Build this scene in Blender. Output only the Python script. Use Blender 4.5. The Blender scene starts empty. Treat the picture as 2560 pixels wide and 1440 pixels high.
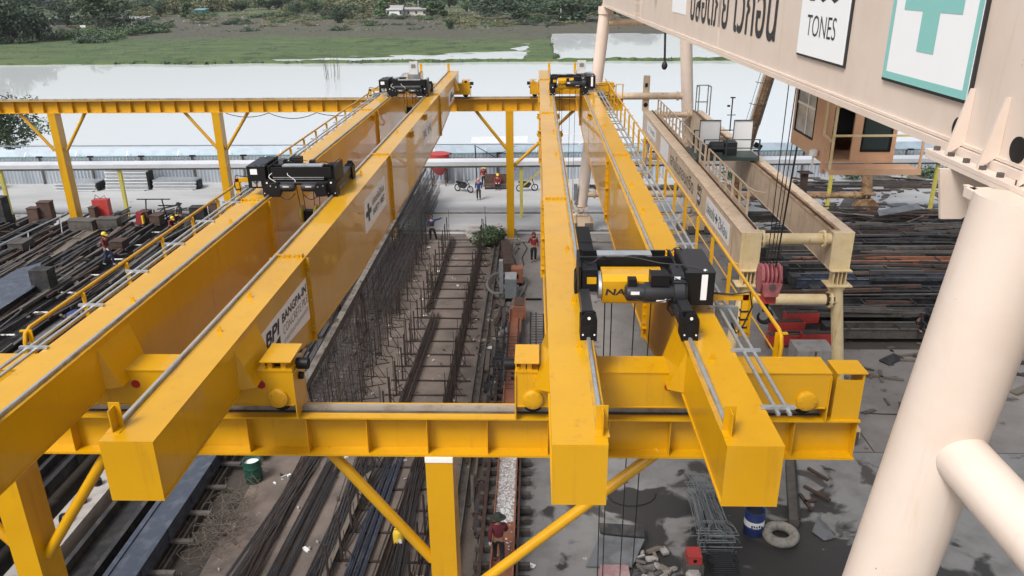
import bpy, bmesh, math, random
from mathutils import Vector, Matrix, noise as mnoise
R = math.radians
random.seed(7)
scn = bpy.context.scene
C = scn.collection

# ------------------------------------------------------------------ camera
H = 16.0
F_PX, PITCH, YAW, ROLL = 1956.7, .37688, -.031635, .010052
_cy, _sy, _cp, _sp = math.cos(YAW), math.sin(YAW), math.cos(PITCH), math.sin(PITCH)
_fw = Vector((_sy*_cp, _cy*_cp, -_sp)); _r0 = Vector((_cy, -_sy, 0)); _d0 = _fw.cross(_r0)
_rt = _r0*math.cos(ROLL) + _d0*math.sin(ROLL); _dn = -_r0*math.sin(ROLL) + _d0*math.cos(ROLL)
cam = bpy.data.cameras.new('camera'); camo = bpy.data.objects.new('camera', cam); C.objects.link(camo)
camo.matrix_world = Matrix(((_rt.x, -_dn.x, -_fw.x, 0), (_rt.y, -_dn.y, -_fw.y, 0), (_rt.z, -_dn.z, -_fw.z, H), (0, 0, 0, 1)))
cam.sensor_width = 36; cam.lens = F_PX/2560*36; cam.clip_end = 9000; cam.clip_start = .1
scn.camera = camo

# ------------------------------------------------------------------ sky, sun, exposure
SUN_EL, SUN_AZ = 52, 218      # azimuth clockwise from +Y
w = bpy.data.worlds.new('World'); scn.world = w; w.use_nodes = True
nt = w.node_tree; sky = nt.nodes.new('ShaderNodeTexSky'); sky.sky_type = 'NISHITA'; sky.sun_disc = False
sky.sun_elevation = R(SUN_EL); sky.sun_rotation = R(SUN_AZ); sky.dust_density = 4; sky.air_density = 1.0; sky.ozone_density = 1.0
bg = nt.nodes['Background']; bg.inputs['Strength'].default_value = .14
hs = nt.nodes.new('ShaderNodeHueSaturation'); hs.inputs['Saturation'].default_value = .45      # thin white overcast
nt.links.new(sky.outputs[0], hs.inputs['Color']); nt.links.new(hs.outputs[0], bg.inputs[0])
sl = bpy.data.lights.new('sun', 'SUN'); sl.energy = 2.0; sl.angle = R(18); sl.color = (1, .96, .9)
so = bpy.data.objects.new('sun', sl); C.objects.link(so)
_sd = Vector((math.sin(R(SUN_AZ))*math.cos(R(SUN_EL)), math.cos(R(SUN_AZ))*math.cos(R(SUN_EL)), math.sin(R(SUN_EL))))
so.rotation_euler = _sd.to_track_quat('Z', 'Y').to_euler(); so.location = (0, 0, 60)
scn.view_settings.view_transform = 'Standard'; scn.view_settings.look = 'None'
scn.view_settings.exposure = 0.42; scn.view_settings.gamma = 1.0

# ------------------------------------------------------------------ where a measured sight line meets a plane of the place
def _ray(px, py): return _rt*((px-1280)/F_PX) + _dn*((py-720)/F_PX) + _fw
def G(px, py, z=0.0):
    d = _ray(px, py); t = (z-H)/d.z; return Vector((t*d.x, t*d.y, z))
def AY(px, py, y):
    d = _ray(px, py); t = y/d.y; return Vector((t*d.x, y, H+t*d.z))
def AX(px, py, x):
    d = _ray(px, py); t = x/d.x; return Vector((x, t*d.y, H+t*d.z))

# ------------------------------------------------------------------ materials
def lin(c):
    return tuple(((v/255)/12.92 if v/255 <= .04045 else (((v/255)+.055)/1.055)**2.4) for v in c)
MATS = {}
def mat(name, col, rough=.5, metal=0, col2=None, scale=2.0, lo=.45, hi=.65, detail=6, bump=0, bscale=30, spots=None, spot_scale=6, spot_lo=.66, spot_hi=.7,
        stretch=None, spec=.5, rvar=0, rand=0, world=False, coat=0, streak=None, streak_lo=.55, streak_hi=.75):
    m = bpy.data.materials.new(name); m.use_nodes = True; n = m.node_tree.nodes; l = m.node_tree.links
    b = n['Principled BSDF']; b.inputs['Roughness'].default_value = rough; b.inputs['Metallic'].default_value = metal
    b.inputs['Specular IOR Level'].default_value = spec; b.inputs['Coat Weight'].default_value = coat
    col = tuple(col)+(1,)
    if world: tc = n.new('ShaderNodeNewGeometry').outputs['Position']
    else: tc = n.new('ShaderNodeTexCoord').outputs['Object']
    if stretch:
        mp = n.new('ShaderNodeMapping'); mp.inputs['Scale'].default_value = stretch; l.new(tc, mp.inputs['Vector']); tc2 = mp.outputs[0]
    else: tc2 = tc
    def nz(sc, vec, det=detail):
        t = n.new('ShaderNodeTexNoise'); t.inputs['Scale'].default_value = sc; t.inputs['Detail'].default_value = det
        t.inputs['Roughness'].default_value = .62; l.new(vec, t.inputs['Vector']); return t.outputs['Fac']
    def ramp(f, a, c):
        r = n.new('ShaderNodeMapRange'); r.inputs[1].default_value = a; r.inputs[2].default_value = c; l.new(f, r.inputs[0]); return r.outputs[0]
    def mix(f, a, c):
        x = n.new('ShaderNodeMix'); x.data_type = 'RGBA'; l.new(f, x.inputs[0])
        for k, v in ((6, a), (7, c)):
            if hasattr(v, 'links'): l.new(v, x.inputs[k])
            else: x.inputs[k].default_value = v
        return x.outputs[2]
    out = col
    if col2: out = mix(ramp(nz(scale, tc2), lo, hi), col, tuple(col2)+(1,))
    if streak:
        mp = n.new('ShaderNodeMapping'); mp.inputs['Scale'].default_value = (5, 5, .35); l.new(tc, mp.inputs['Vector'])
        s1 = ramp(nz(1.0, mp.outputs[0], 4), streak_lo, streak_hi); out = mix(s1, out, tuple(streak)+(1,))
    if spots: out = mix(ramp(nz(spot_scale, tc, 8), spot_lo, spot_hi), out, tuple(spots)+(1,))
    if rand:
        oi = n.new('ShaderNodeObjectInfo'); hs = n.new('ShaderNodeHueSaturation')
        r1 = n.new('ShaderNodeMapRange'); r1.inputs[3].default_value = 1-rand; r1.inputs[4].default_value = 1+rand; l.new(oi.outputs['Random'], r1.inputs[0]); l.new(r1.outputs[0], hs.inputs['Value'])
        if hasattr(out, 'links'): l.new(out, hs.inputs['Color'])
        else: hs.inputs['Color'].default_value = out
        out = hs.outputs[0]
    if hasattr(out, 'links'): l.new(out, b.inputs['Base Color'])
    else: b.inputs['Base Color'].default_value = out
    if rvar:
        r = n.new('ShaderNodeMapRange'); r.inputs[1].default_value = .3; r.inputs[2].default_value = .7
        r.inputs[3].default_value = max(.02, rough-rvar); r.inputs[4].default_value = min(1, rough+rvar); l.new(nz(scale*1.7, tc), r.inputs[0]); l.new(r.outputs[0], b.inputs['Roughness'])
    if bump:
        bp = n.new('ShaderNodeBump'); bp.inputs['Strength'].default_value = bump; bp.inputs['Distance'].default_value = .05
        l.new(nz(bscale, tc, 3), bp.inputs['Height']); l.new(bp.outputs[0], b.inputs['Normal'])
    MATS[name] = m
    return m

Y = mat('yellow_paint', (.59, .308, .0005), .36, col2=(.53, .268, .0005), scale=.35, rvar=.07, spots=(.20, .10, .02), spot_scale=6, spot_lo=.725, spot_hi=.75, streak=(.40, .19, .008), streak_lo=.58, streak_hi=.88, coat=.42, bump=.05, bscale=1.3)
YH = mat('yellow_hoist_paint', (.60, .31, .001), .3, coat=.4)
YP = mat('pale_yellow_paint', (.60, .52, .10), .5, col2=(.5, .44, .12), scale=3)
BE = mat('beige_paint', (.665, .56, .485), .42, col2=(.63, .52, .44), scale=1.2, spots=(.12, .06, .03), spot_scale=7, spot_lo=.735, spot_hi=.75, streak=(.58, .45, .33), streak_lo=.60, streak_hi=.80)
BO = mat('old_beige_paint', (.60, .47, .34), .5, col2=(.50, .38, .26), scale=1.5, streak=(.24, .12, .05), streak_lo=.58, streak_hi=.74, spots=(.07, .035, .02), spot_scale=4, spot_lo=.67, spot_hi=.70)
BR = mat('rusting_beige_paint', (.38, .25, .14), .6, col2=(.20, .10, .04), scale=1.6, lo=.42, hi=.6, spots=(.06, .03, .02), spot_scale=4, spot_lo=.6, spot_hi=.66)
CAB = mat('cab_paint', (.60, .37, .235), .45, col2=(.52, .30, .18), scale=1.5, spots=(.25, .08, .04), spot_scale=6, spot_lo=.70, spot_hi=.74)
CREAM = mat('cream_paint', (.70, .56, .33), .5, col2=(.62, .47, .25), scale=2, streak=(.35, .18, .05), streak_lo=.6, streak_hi=.75, spots=(.03, .015, .01), spot_scale=7, spot_lo=.70, spot_hi=.72)
BK = mat('black_paint', (.008, .008, .009), .5, spec=.25)
DG = mat('dark_grey_paint', (.024, .025, .029), .45, spec=.35)
MG = mat('mid_grey_paint', (.18, .20, .21), .5, col2=(.14, .155, .16), scale=3)
GV = mat('galvanised_steel', (.55, .58, .60), .35, .7, col2=(.42, .45, .48), scale=5)
RAIL = mat('worn_rail_steel', (.42, .40, .38), .45, .5, col2=(.26, .22, .18), scale=3)
WH = mat('white_paint', (.80, .80, .80), .5)
SIGNW = mat('sign_white', (.80, .80, .83), .45)
SIGNB = mat('sign_bright_white', (.84, .86, .88), .45)
INK = mat('ink_black', (.02, .02, .022), .5)
NAVY = mat('ink_navy', (.012, .015, .05), .5)
TEAL = mat('sign_teal', (.23, .53, .50), .5)
DTEAL = mat('dark_green_ink', (.02, .05, .045), .5)
RED = mat('red_paint', (.45, .04, .035), .5, col2=(.28, .05, .04), scale=3, spots=(.12, .07, .05), spot_scale=5, spot_lo=.62, spot_hi=.68)
DOT = mat('red_reflector', (.30, .008, .008), .35)
PINK = mat('faded_pink_paint', (.42, .13, .14), .5, col2=(.30, .09, .10), scale=3, spots=(.5, .4, .35), spot_scale=5, spot_lo=.7, spot_hi=.74)
RU = mat('rusty_steel', (.075, .042, .030), .85, col2=(.042, .030, .026), scale=3, bump=.2, bscale=18, rand=.25)
RUG = mat('rusty_grey_steel', (.095, .086, .077), .75, col2=(.055, .044, .038), scale=2.4, bump=.2, bscale=14, rand=.3)
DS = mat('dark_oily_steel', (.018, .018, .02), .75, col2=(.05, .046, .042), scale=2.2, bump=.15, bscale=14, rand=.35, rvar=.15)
BS = mat('blue_grey_steel', (.05, .06, .085), .42, col2=(.11, .125, .155), scale=2.6, lo=.5, hi=.75, rvar=.15, bump=.1, bscale=12)
RB = mat('rebar_steel', (.075, .075, .082), .6, .3, col2=(.07, .05, .04), scale=2.5, rand=.3)
RBR = mat('rusty_rebar', (.052, .036, .03), .75, .2, col2=(.03, .023, .02), scale=3, rand=.3)
OR = mat('orange_rust_steel', (.30, .115, .06), .75, col2=(.22, .09, .055), scale=2, spots=(.35, .28, .24), spot_scale=5, spot_lo=.66, spot_hi=.72, bump=.2, bscale=12)
WOODM = mat('weathered_timber', (.15, .125, .10), .85, col2=(.12, .10, .08), scale=3, stretch=(1, .15, 1), rand=.25)
CONC = mat('raw_concrete', (.36, .34, .32), .85, col2=(.27, .25, .23), scale=2.5, bump=.25, bscale=12)
GLASS = mat('window_glass', (.025, .04, .042), .06, spec=.8)
CLEAR = mat('bright_glass', (.50, .56, .58), .08, spec=.8, col2=(.30, .34, .34), scale=.9)
CABLE = mat('black_rubber', (.012, .012, .013), .6)
HOSE = mat('grey_hose', (.17, .16, .15), .7)
TEALP = mat('teal_pipe_paint', (.12, .26, .27), .5)
SHEET = mat('corrugated_steel', (.46, .50, .55), .45, .35, col2=(.36, .40, .45), scale=.6, stretch=(1, 1, .15), streak=(.26, .27, .28), streak_lo=.6, streak_hi=.8)
SHEETB = mat('bluish_steel_sheet', (.30, .36, .42), .5, .2, col2=(.24, .29, .34), scale=.8)
DULL = mat('dull_grey_sheet', (.17, .18, .19), .5, .3, col2=(.11, .115, .12), scale=1.6)
SACK = mat('dusty_pink_sack', (.28, .16, .165), .9, col2=(.36, .28, .27), scale=3)
SHEETW = mat('bright_steel_sheet', (.74, .76, .79), .35, .3, col2=(.58, .60, .63), scale=.4, lo=.5, hi=.75)
PAPER = mat('white_plastic_scrap', (.75, .77, .78), .6)
LEAF = mat('leaf_green', (.058, .105, .045), .65, col2=(.085, .13, .05), scale=.35, lo=.35, hi=.65, rand=.35)
DIRTY = mat('rail_side_grime', (.33, .19, .06), .8, col2=(.50, .27, .01), scale=2.2, lo=.38, hi=.6)
LEAFD = mat('dark_leaf_green', (.034, .064, .034), .65, col2=(.062, .095, .048), scale=.4, lo=.4, hi=.65, rand=.3)
LEAFP = mat('pale_olive_leaf', (.13, .15, .065), .7, col2=(.21, .18, .10), scale=.3, lo=.35, hi=.65, rand=.25)
BARK = mat('bark', (.09, .07, .05), .9)
SKIN = mat('skin', (.33, .18, .11), .55)
MAROON = mat('maroon_cloth', (.13, .018, .028), .85, col2=(.10, .015, .022), scale=12)
REDC = mat('red_cloth', (.24, .022, .028), .85, col2=(.18, .018, .022), scale=12)
BLUEC = mat('blue_cloth', (.022, .045, .16), .85, col2=(.018, .035, .12), scale=12)
DBLUE = mat('dark_blue_cloth', (.015, .03, .09), .85, col2=(.012, .022, .065), scale=12)
BLACKC = mat('black_cloth', (.012, .012, .016), .85)
PINKC = mat('pink_cloth', (.55, .27, .28), .85)
HELM = mat('yellow_helmet', (.75, .48, .03), .35)
HATG = mat('dark_green_hat', (.035, .04, .033), .85)
HAIR = mat('black_hair', (.01, .009, .008), .6)
SHOE = mat('shoe_dark', (.02, .022, .025), .6)
SHOET = mat('shoe_teal', (.03, .16, .18), .6)
GLOVE = mat('white_glove', (.6, .6, .6), .8)
GREEN = mat('dark_green_plastic', (.012, .06, .04), .4)
BLUEP = mat('blue_plastic', (.02, .04, .14), .4)
JERRY = mat('yellow_plastic', (.72, .50, .05), .4)
TYRE = mat('dusty_tyre', (.26, .245, .21), .9, col2=(.16, .15, .135), scale=6)
ROOF = mat('faded_roof', (.30, .30, .30), .6)
WALLW = mat('pale_wall', (.55, .52, .48), .8)

# ------------------------------------------------------------------ mesh builder
def _fr(d, up=Vector((0, 0, 1))):
    d = d.normalized()
    if abs(d.dot(up)) > .98: up = Vector((0, 1, 0))
    a = d.cross(up).normalized(); return a, a.cross(d).normalized()
_TXT = {}
def text_geo(s, bold=0.0, font=None):
    k = (s, bold)
    if k in _TXT: return _TXT[k]
    cu = bpy.data.curves.new('lettering', 'FONT'); cu.body = s; cu.size = 1; cu.offset = bold; cu.resolution_u = 3
    o = bpy.data.objects.new('lettering', cu); C.objects.link(o)
    dg = bpy.context.evaluated_depsgraph_get(); dg.update()
    me = bpy.data.meshes.new_from_object(o.evaluated_get(dg))
    vs = [(v.co.x, v.co.y) for v in me.vertices]; fs = [tuple(p.vertices) for p in me.polygons]
    bpy.data.objects.remove(o); bpy.data.curves.remove(cu); bpy.data.meshes.remove(me)
    xs = [v[0] for v in vs] or [0]; ys = [v[1] for v in vs] or [0]
    _TXT[k] = (vs, fs, min(xs), max(xs), min(ys), max(ys)); return _TXT[k]
ORG = {}
class MB:
    def __init__(s, m=None): s.v = []; s.f = []; s.fm = []; s.mats = [m] if m else []; s.cur = 0
    def m(s, m):
        if m not in s.mats: s.mats.append(m)
        s.cur = s.mats.index(m); return s
    def add(s, vs, fs):
        o = len(s.v); s.v += [tuple(v) for v in vs]
        for f in fs: s.f.append(tuple(i+o for i in f)); s.fm.append(s.cur)
        return s
    def b(s, x0, x1, y0, y1, z0, z1):
        return s.add([(x0, y0, z0), (x1, y0, z0), (x1, y1, z0), (x0, y1, z0), (x0, y0, z1), (x1, y0, z1), (x1, y1, z1), (x0, y1, z1)],
                     [(3, 2, 1, 0), (4, 5, 6, 7), (0, 1, 5, 4), (1, 2, 6, 5), (2, 3, 7, 6), (3, 0, 4, 7)])
    def box(s, c, sz, rot=None):
        x, y, z = sz[0]/2, sz[1]/2, sz[2]/2
        vs = [Vector(q) for q in ((-x, -y, -z), (x, -y, -z), (x, y, -z), (-x, y, -z), (-x, -y, z), (x, -y, z), (x, y, z), (-x, y, z))]
        if rot is not None:
            if not isinstance(rot, Matrix): rot = Matrix.Rotation(rot, 3, 'Z')
            vs = [rot @ q for q in vs]
        c = Vector(c); return s.add([q+c for q in vs], [(3, 2, 1, 0), (4, 5, 6, 7), (0, 1, 5, 4), (1, 2, 6, 5), (2, 3, 7, 6), (3, 0, 4, 7)])
    def bar(s, p, q, w, h, up=(0, 0, 1)):
        p, q = Vector(p), Vector(q); a, u = _fr(q-p, Vector(up)); a = a*w/2; u = u*h/2
        vs = [p-a-u, p+a-u, p+a+u, p-a+u, q-a-u, q+a-u, q+a+u, q-a+u]
        return s.add(vs, [(0, 1, 2, 3), (7, 6, 5, 4), (1, 0, 4, 5), (2, 1, 5, 6), (3, 2, 6, 7), (0, 3, 7, 4)])
    def tube(s, p, q, r, n=10, r2=None, caps=True):
        p, q = Vector(p), Vector(q); a, u = _fr(q-p); r2 = r if r2 is None else r2; vs = []
        for c, rr in ((p, r), (q, r2)):
            for i in range(n):
                t = 2*math.pi*i/n; vs.append(c+a*math.cos(t)*rr+u*math.sin(t)*rr)
        fs = [(i, (i+1) % n, n+(i+1) % n, n+i) for i in range(n)]
        if caps: fs += [tuple(range(n-1, -1, -1)), tuple(range(n, 2*n))]
        return s.add(vs, fs)
    def path(s, pts, r, n=6, closed=False):
        pts = [Vector(p) for p in pts]; k = len(pts); vs = []; pa = None
        for i, p in enumerate(pts):
            d = (pts[(i+1) % k]-pts[i-1]) if closed else (pts[min(i+1, k-1)]-pts[max(i-1, 0)])
            if pa is None: a, u = _fr(d)
            else:
                dn = d.normalized(); a = (pa-dn*pa.dot(dn)).normalized(); u = a.cross(dn).normalized()
            pa = a
            rr = r[i] if isinstance(r, (list, tuple)) else r
            for j in range(n):
                t = 2*math.pi*j/n; vs.append(p+a*math.cos(t)*rr+u*math.sin(t)*rr)
        fs = []
        for i in range(k if closed else k-1):
            for j in range(n): fs.append((i*n+j, i*n+(j+1) % n, ((i+1) % k)*n+(j+1) % n, ((i+1) % k)*n+j))
        if not closed: fs += [tuple(range(n-1, -1, -1)), tuple(range((k-1)*n, k*n))]
        return s.add(vs, fs)
    def prism(s, pts, vec):
        pts = [Vector(p) for p in pts]; vec = Vector(vec); n = len(pts)
        return s.add(pts+[p+vec for p in pts], [tuple(range(n-1, -1, -1)), tuple(range(n, 2*n))]+[(i, (i+1) % n, n+(i+1) % n, n+i) for i in range(n)])
    def lathe(s, c, prof, n=16, axis=(0, 0, 1)):
        c = Vector(c); ax = Vector(axis).normalized(); a, u = _fr(ax); vs = []; k = len(prof)
        for r, h in prof:
            for j in range(n):
                t = 2*math.pi*j/n; vs.append(c+ax*h+a*math.cos(t)*r+u*math.sin(t)*r)
        fs = [(i*n+j, i*n+(j+1) % n, (i+1)*n+(j+1) % n, (i+1)*n+j) for i in range(k-1) for j in range(n)]
        fs += [tuple(range(n-1, -1, -1)), tuple(range((k-1)*n, k*n))]
        return s.add(vs, fs)
    def quad(s, a, b, c, d): return s.add([a, b, c, d], [(0, 1, 2, 3)])
    def text(s, t, o, xd, yd, w, h, bold=0.0, shear=0.0):
        """lettering filling w x h metres, lower-left corner at o, along xd / yd"""
        vs, fs, x0, x1, y0, y1 = text_geo(t, bold); o, xd, yd = Vector(o), Vector(xd).normalized(), Vector(yd).normalized()
        sx = w/max(1e-6, x1-x0); sy = h/max(1e-6, y1-y0)
        return s.add([o+xd*((x-x0)*sx+(y-y0)*sy*shear)+yd*(y-y0)*sy for x, y in vs], fs)
    def build(s, name, parent=None, org=None, smooth=True, loc=None):
        """one mesh object; world coordinates are kept unless org is given"""
        root = parent
        while root is not None and root.parent is not None: root = root.parent
        off = Vector(org) if org is not None else ORG.get(root.name, Vector((0, 0, 0))) if root else Vector((0, 0, 0))
        me = bpy.data.meshes.new(name); me.from_pydata([(v[0]-off.x, v[1]-off.y, v[2]-off.z) for v in s.v], [], s.f)
        for mm in s.mats: me.materials.append(mm)
        if len(s.mats) > 1: me.polygons.foreach_set('material_index', s.fm)
        me.update()
        if smooth:
            me.shade_smooth(); me.set_sharp_from_angle(angle=R(38))
        o = bpy.data.objects.new(name, me); C.objects.link(o)
        if parent is not None: o.parent = parent
        elif org is not None: o.location = org if loc is None else loc
        return o
def tag(o, label, cat, group=None, kind=None):
    if label: o['label'] = label
    if cat: o['category'] = cat
    if group: o['group'] = group
    if kind: o['kind'] = kind
    return o
def thing(name, label, cat, loc=(0, 0, 0), group=None):
    o = bpy.data.objects.new(name, None); o.empty_display_size = .3; C.objects.link(o); o.location = loc; ORG[o.name] = Vector(loc)
    return tag(o, label, cat, group)
def dup(root, loc, rz=0, label=None, group=None, scale=None):
    def cp(o, par):
        c = o.copy(); C.objects.link(c); c.parent = par
        for ch in list(o.children): cp(ch, c)
        return c
    r = cp(root, None); r.location = loc; r.rotation_euler = (0, 0, rz)
    if scale is not None: r.scale = scale if hasattr(scale, '__len__') else (scale,)*3
    if label: r['label'] = label
    if group: r['group'] = group
    return r
def one(mb, name, label, cat, loc=(0, 0, 0), group=None, kind=None, smooth=True):
    return tag(mb.build(name, org=loc, smooth=smooth), label, cat, group, kind)
def struct(mb, name): o = mb.build(name); o['kind'] = 'structure'; return o

# ================================================================== SETTING
W_Z = -.6
def nz2(x, y, s): return mnoise.noise(Vector((x*s, y*s, 3.7)))
def fbm(x, y, s): return mnoise.fractal(Vector((x*s, y*s, 1.3)), 1.0, 2.0, 4)
SOIL = mat('dark_soil', (.055, .045, .038), .9, col2=(.028, .024, .022), scale=.35, world=True, bump=.3, bscale=5, spots=(.10, .085, .07), spot_scale=1.5, spot_lo=.6, spot_hi=.68)
CON1 = mat('yard_concrete', (.215, .20, .188), .85, col2=(.15, .137, .126), scale=.45, lo=.4, hi=.66, world=True, bump=.15, bscale=8, spots=(.075, .062, .055), spot_scale=.8, spot_lo=.60, spot_hi=.66)
CON2 = mat('pale_concrete', (.39, .395, .40), .8, col2=(.31, .31, .305), scale=.3, lo=.4, hi=.65, world=True, stretch=(.35, 1.6, 1), spots=(.28, .26, .24), spot_scale=.9, spot_lo=.64, spot_hi=.72)
DIRT = mat('brown_floor', (.165, .132, .112), .9, col2=(.10, .083, .073), scale=.8, lo=.4, hi=.66, world=True, bump=.2, bscale=9, spots=(.34, .29, .25), spot_scale=2.2, spot_lo=.66, spot_hi=.74)
def wet_concrete():
    m = mat('stained_concrete', (.205, .203, .20), .8, col2=(.15, .147, .143), scale=.9, world=True); n = m.node_tree.nodes; l = m.node_tree.links; b = n['Principled BSDF']
    src = b.inputs['Base Color'].links[0].from_socket; pos = n.new('ShaderNodeNewGeometry').outputs['Position']
    def nz(sc, det=7, dist=0.0):
        t = n.new('ShaderNodeTexNoise'); t.inputs['Scale'].default_value = sc; t.inputs['Detail'].default_value = det; t.inputs['Distortion'].default_value = dist; l.new(pos, t.inputs['Vector']); return t.outputs['Fac']
    def rmp(f, a, c):
        r = n.new('ShaderNodeMapRange'); r.inputs[1].default_value = a; r.inputs[2].default_value = c; l.new(f, r.inputs[0]); return r.outputs[0]
    def mx(f, a, c):
        x = n.new('ShaderNodeMix'); x.data_type = 'RGBA'; l.new(f, x.inputs[0]); l.new(a, x.inputs[6]); x.inputs[7].default_value = c; return x.outputs[2]
    # a big oil and water spill spread round the stirrup pile and tyre, and smaller drips
    sx = n.new('ShaderNodeSeparateXYZ'); l.new(pos, sx.inputs[0])
    def gauss(cx, cy, rx, ry):
        v = n.new('ShaderNodeVectorMath'); v.operation = 'SUBTRACT'; l.new(pos, v.inputs[0]); v.inputs[1].default_value = (cx, cy, 0)
        v2 = n.new('ShaderNodeVectorMath'); v2.operation = 'DIVIDE'; l.new(v.outputs[0], v2.inputs[0]); v2.inputs[1].default_value = (rx, ry, 100)
        ln = n.new('ShaderNodeVectorMath'); ln.operation = 'LENGTH'; l.new(v2.outputs[0], ln.inputs[0])
        r = n.new('ShaderNodeMapRange'); r.inputs[1].default_value = 1.3; r.inputs[2].default_value = .25; l.new(ln.outputs['Value'], r.inputs[0]); return r.outputs[0]
    def addf(a, c):
        q = n.new('ShaderNodeMath'); q.operation = 'MAXIMUM'; l.new(a, q.inputs[0]); l.new(c, q.inputs[1]); return q.outputs[0]
    g = addf(addf(gauss(7.0, 18.6, 4.6, 3.0), gauss(3.6, 21.2, 2.2, 1.0)), addf(gauss(3.2, 19.4, 2.0, .7), gauss(10.5, 15.5, 4.5, 3.4)))
    q = n.new('ShaderNodeMath'); q.operation = 'MULTIPLY_ADD'; l.new(g, q.inputs[0]); q.inputs[1].default_value = .34; l.new(nz(.75, 8, .6), q.inputs[2])
    wet = rmp(q.outputs[0], .60, .66)
    c2 = mx(wet, src, (.034, .032, .030, 1)); c3 = mx(rmp(nz(.55, 8, .4), .60, .64), c2, (.06, .055, .05, 1)); c4 = mx(rmp(nz(1.7, 8), .70, .73), c3, (.38, .36, .34, 1))
    l.new(c4, b.inputs['Base Color'])
    r = n.new('ShaderNodeMapRange'); r.inputs[3].default_value = .8; r.inputs[4].default_value = .42; l.new(wet, r.inputs[0]); l.new(r.outputs[0], b.inputs['Roughness'])
    return m
CON3 = wet_concrete()
FIELD = None
def field_mat():
    m = mat('field_ground', (.048, .088, .026), .9, col2=(.085, .115, .042), scale=.22, lo=.38, hi=.62, world=True, stretch=(.3, 1, 1), spots=(.035, .055, .02), spot_scale=.16, spot_lo=.52, spot_hi=.62); n = m.node_tree.nodes; l = m.node_tree.links; b = n['Principled BSDF']
    src = b.inputs['Base Color'].links[0].from_socket; pos = n.new('ShaderNodeNewGeometry').outputs['Position']
    sx = n.new('ShaderNodeSeparateXYZ'); l.new(pos, sx.inputs[0])
    t = n.new('ShaderNodeTexNoise'); t.inputs['Scale'].default_value = .02; t.inputs['Detail'].default_value = 6; l.new(pos, t.inputs['Vector'])
    q = n.new('ShaderNodeMath'); q.operation = 'MULTIPLY_ADD'; l.new(t.outputs['Fac'], q.inputs[0]); q.inputs[1].default_value = 120; l.new(sx.outputs['Y'], q.inputs[2])
    def rmp(a, c):
        r = n.new('ShaderNodeMapRange'); r.inputs[1].default_value = a; r.inputs[2].default_value = c; l.new(q.outputs[0], r.inputs[0]); return r.outputs[0]
    def mx(f, a, c):
        x = n.new('ShaderNodeMix'); x.data_type = 'RGBA'; l.new(f, x.inputs[0]); l.new(a, x.inputs[6]); x.inputs[7].default_value = c; return x.outputs[2]
    o = mx(rmp(290, 310), src, (.072, .068, .048, 1)); o = mx(rmp(440, 480), o, (.075, .095, .045, 1)); o = mx(rmp(640, 760), o, (.075, .095, .05, 1))
    l.new(o, b.inputs['Base Color']); return m
FIELD = field_mat()
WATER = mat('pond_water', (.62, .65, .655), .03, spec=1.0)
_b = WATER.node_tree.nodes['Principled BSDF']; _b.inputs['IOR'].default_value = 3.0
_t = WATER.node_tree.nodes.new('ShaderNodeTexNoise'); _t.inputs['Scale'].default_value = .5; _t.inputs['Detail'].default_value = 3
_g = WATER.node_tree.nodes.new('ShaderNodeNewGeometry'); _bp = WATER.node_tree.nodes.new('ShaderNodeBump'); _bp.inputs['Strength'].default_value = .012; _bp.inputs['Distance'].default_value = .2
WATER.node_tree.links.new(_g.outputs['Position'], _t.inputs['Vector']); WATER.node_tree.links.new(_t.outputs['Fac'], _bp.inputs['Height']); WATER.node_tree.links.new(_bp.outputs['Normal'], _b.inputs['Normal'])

struct(MB(FIELD).b(-3200, 3200, -1500, 4200, -2.4, -2.0), 'ground')
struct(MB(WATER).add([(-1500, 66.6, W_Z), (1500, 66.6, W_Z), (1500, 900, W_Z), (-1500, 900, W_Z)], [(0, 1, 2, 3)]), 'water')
struct(MB(SOIL).b(-140, 140, -60, 67.2, -2.0, 0), 'yard_ground')
def slab(name, m, x0, x1, y0, y1, z): struct(MB(m).b(x0, x1, y0, y1, -.05, z), name)
slab('far_pavement', CON2, -139, 139, 50.3, 67.1, .004)
slab('cage_floor', DIRT, -9.7, -1.75, -30, 50.2, .005)
slab('middle_pavement', CON1, -1.7, 12.2, 24.4, 50.2, .004)
slab('front_pavement', CON3, -1.7, 60, -30, 24.35, .006)
slab('side_pavement', CON1, 12.25, 60, 24.4, 32.8, .005)
rp = MB(RAIL)
for yy in (55.3, 50.95, 48.5):
    rp.m(RUG).b(-80, 80, yy-.16, yy+.16, 0, .02); rp.m(RAIL).b(-80, 80, yy-.03, yy+.03, .02, .10)
tag(rp.build('rail_track'), 'three long steel crane rails set across the pale far pavement', 'rail track')

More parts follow.
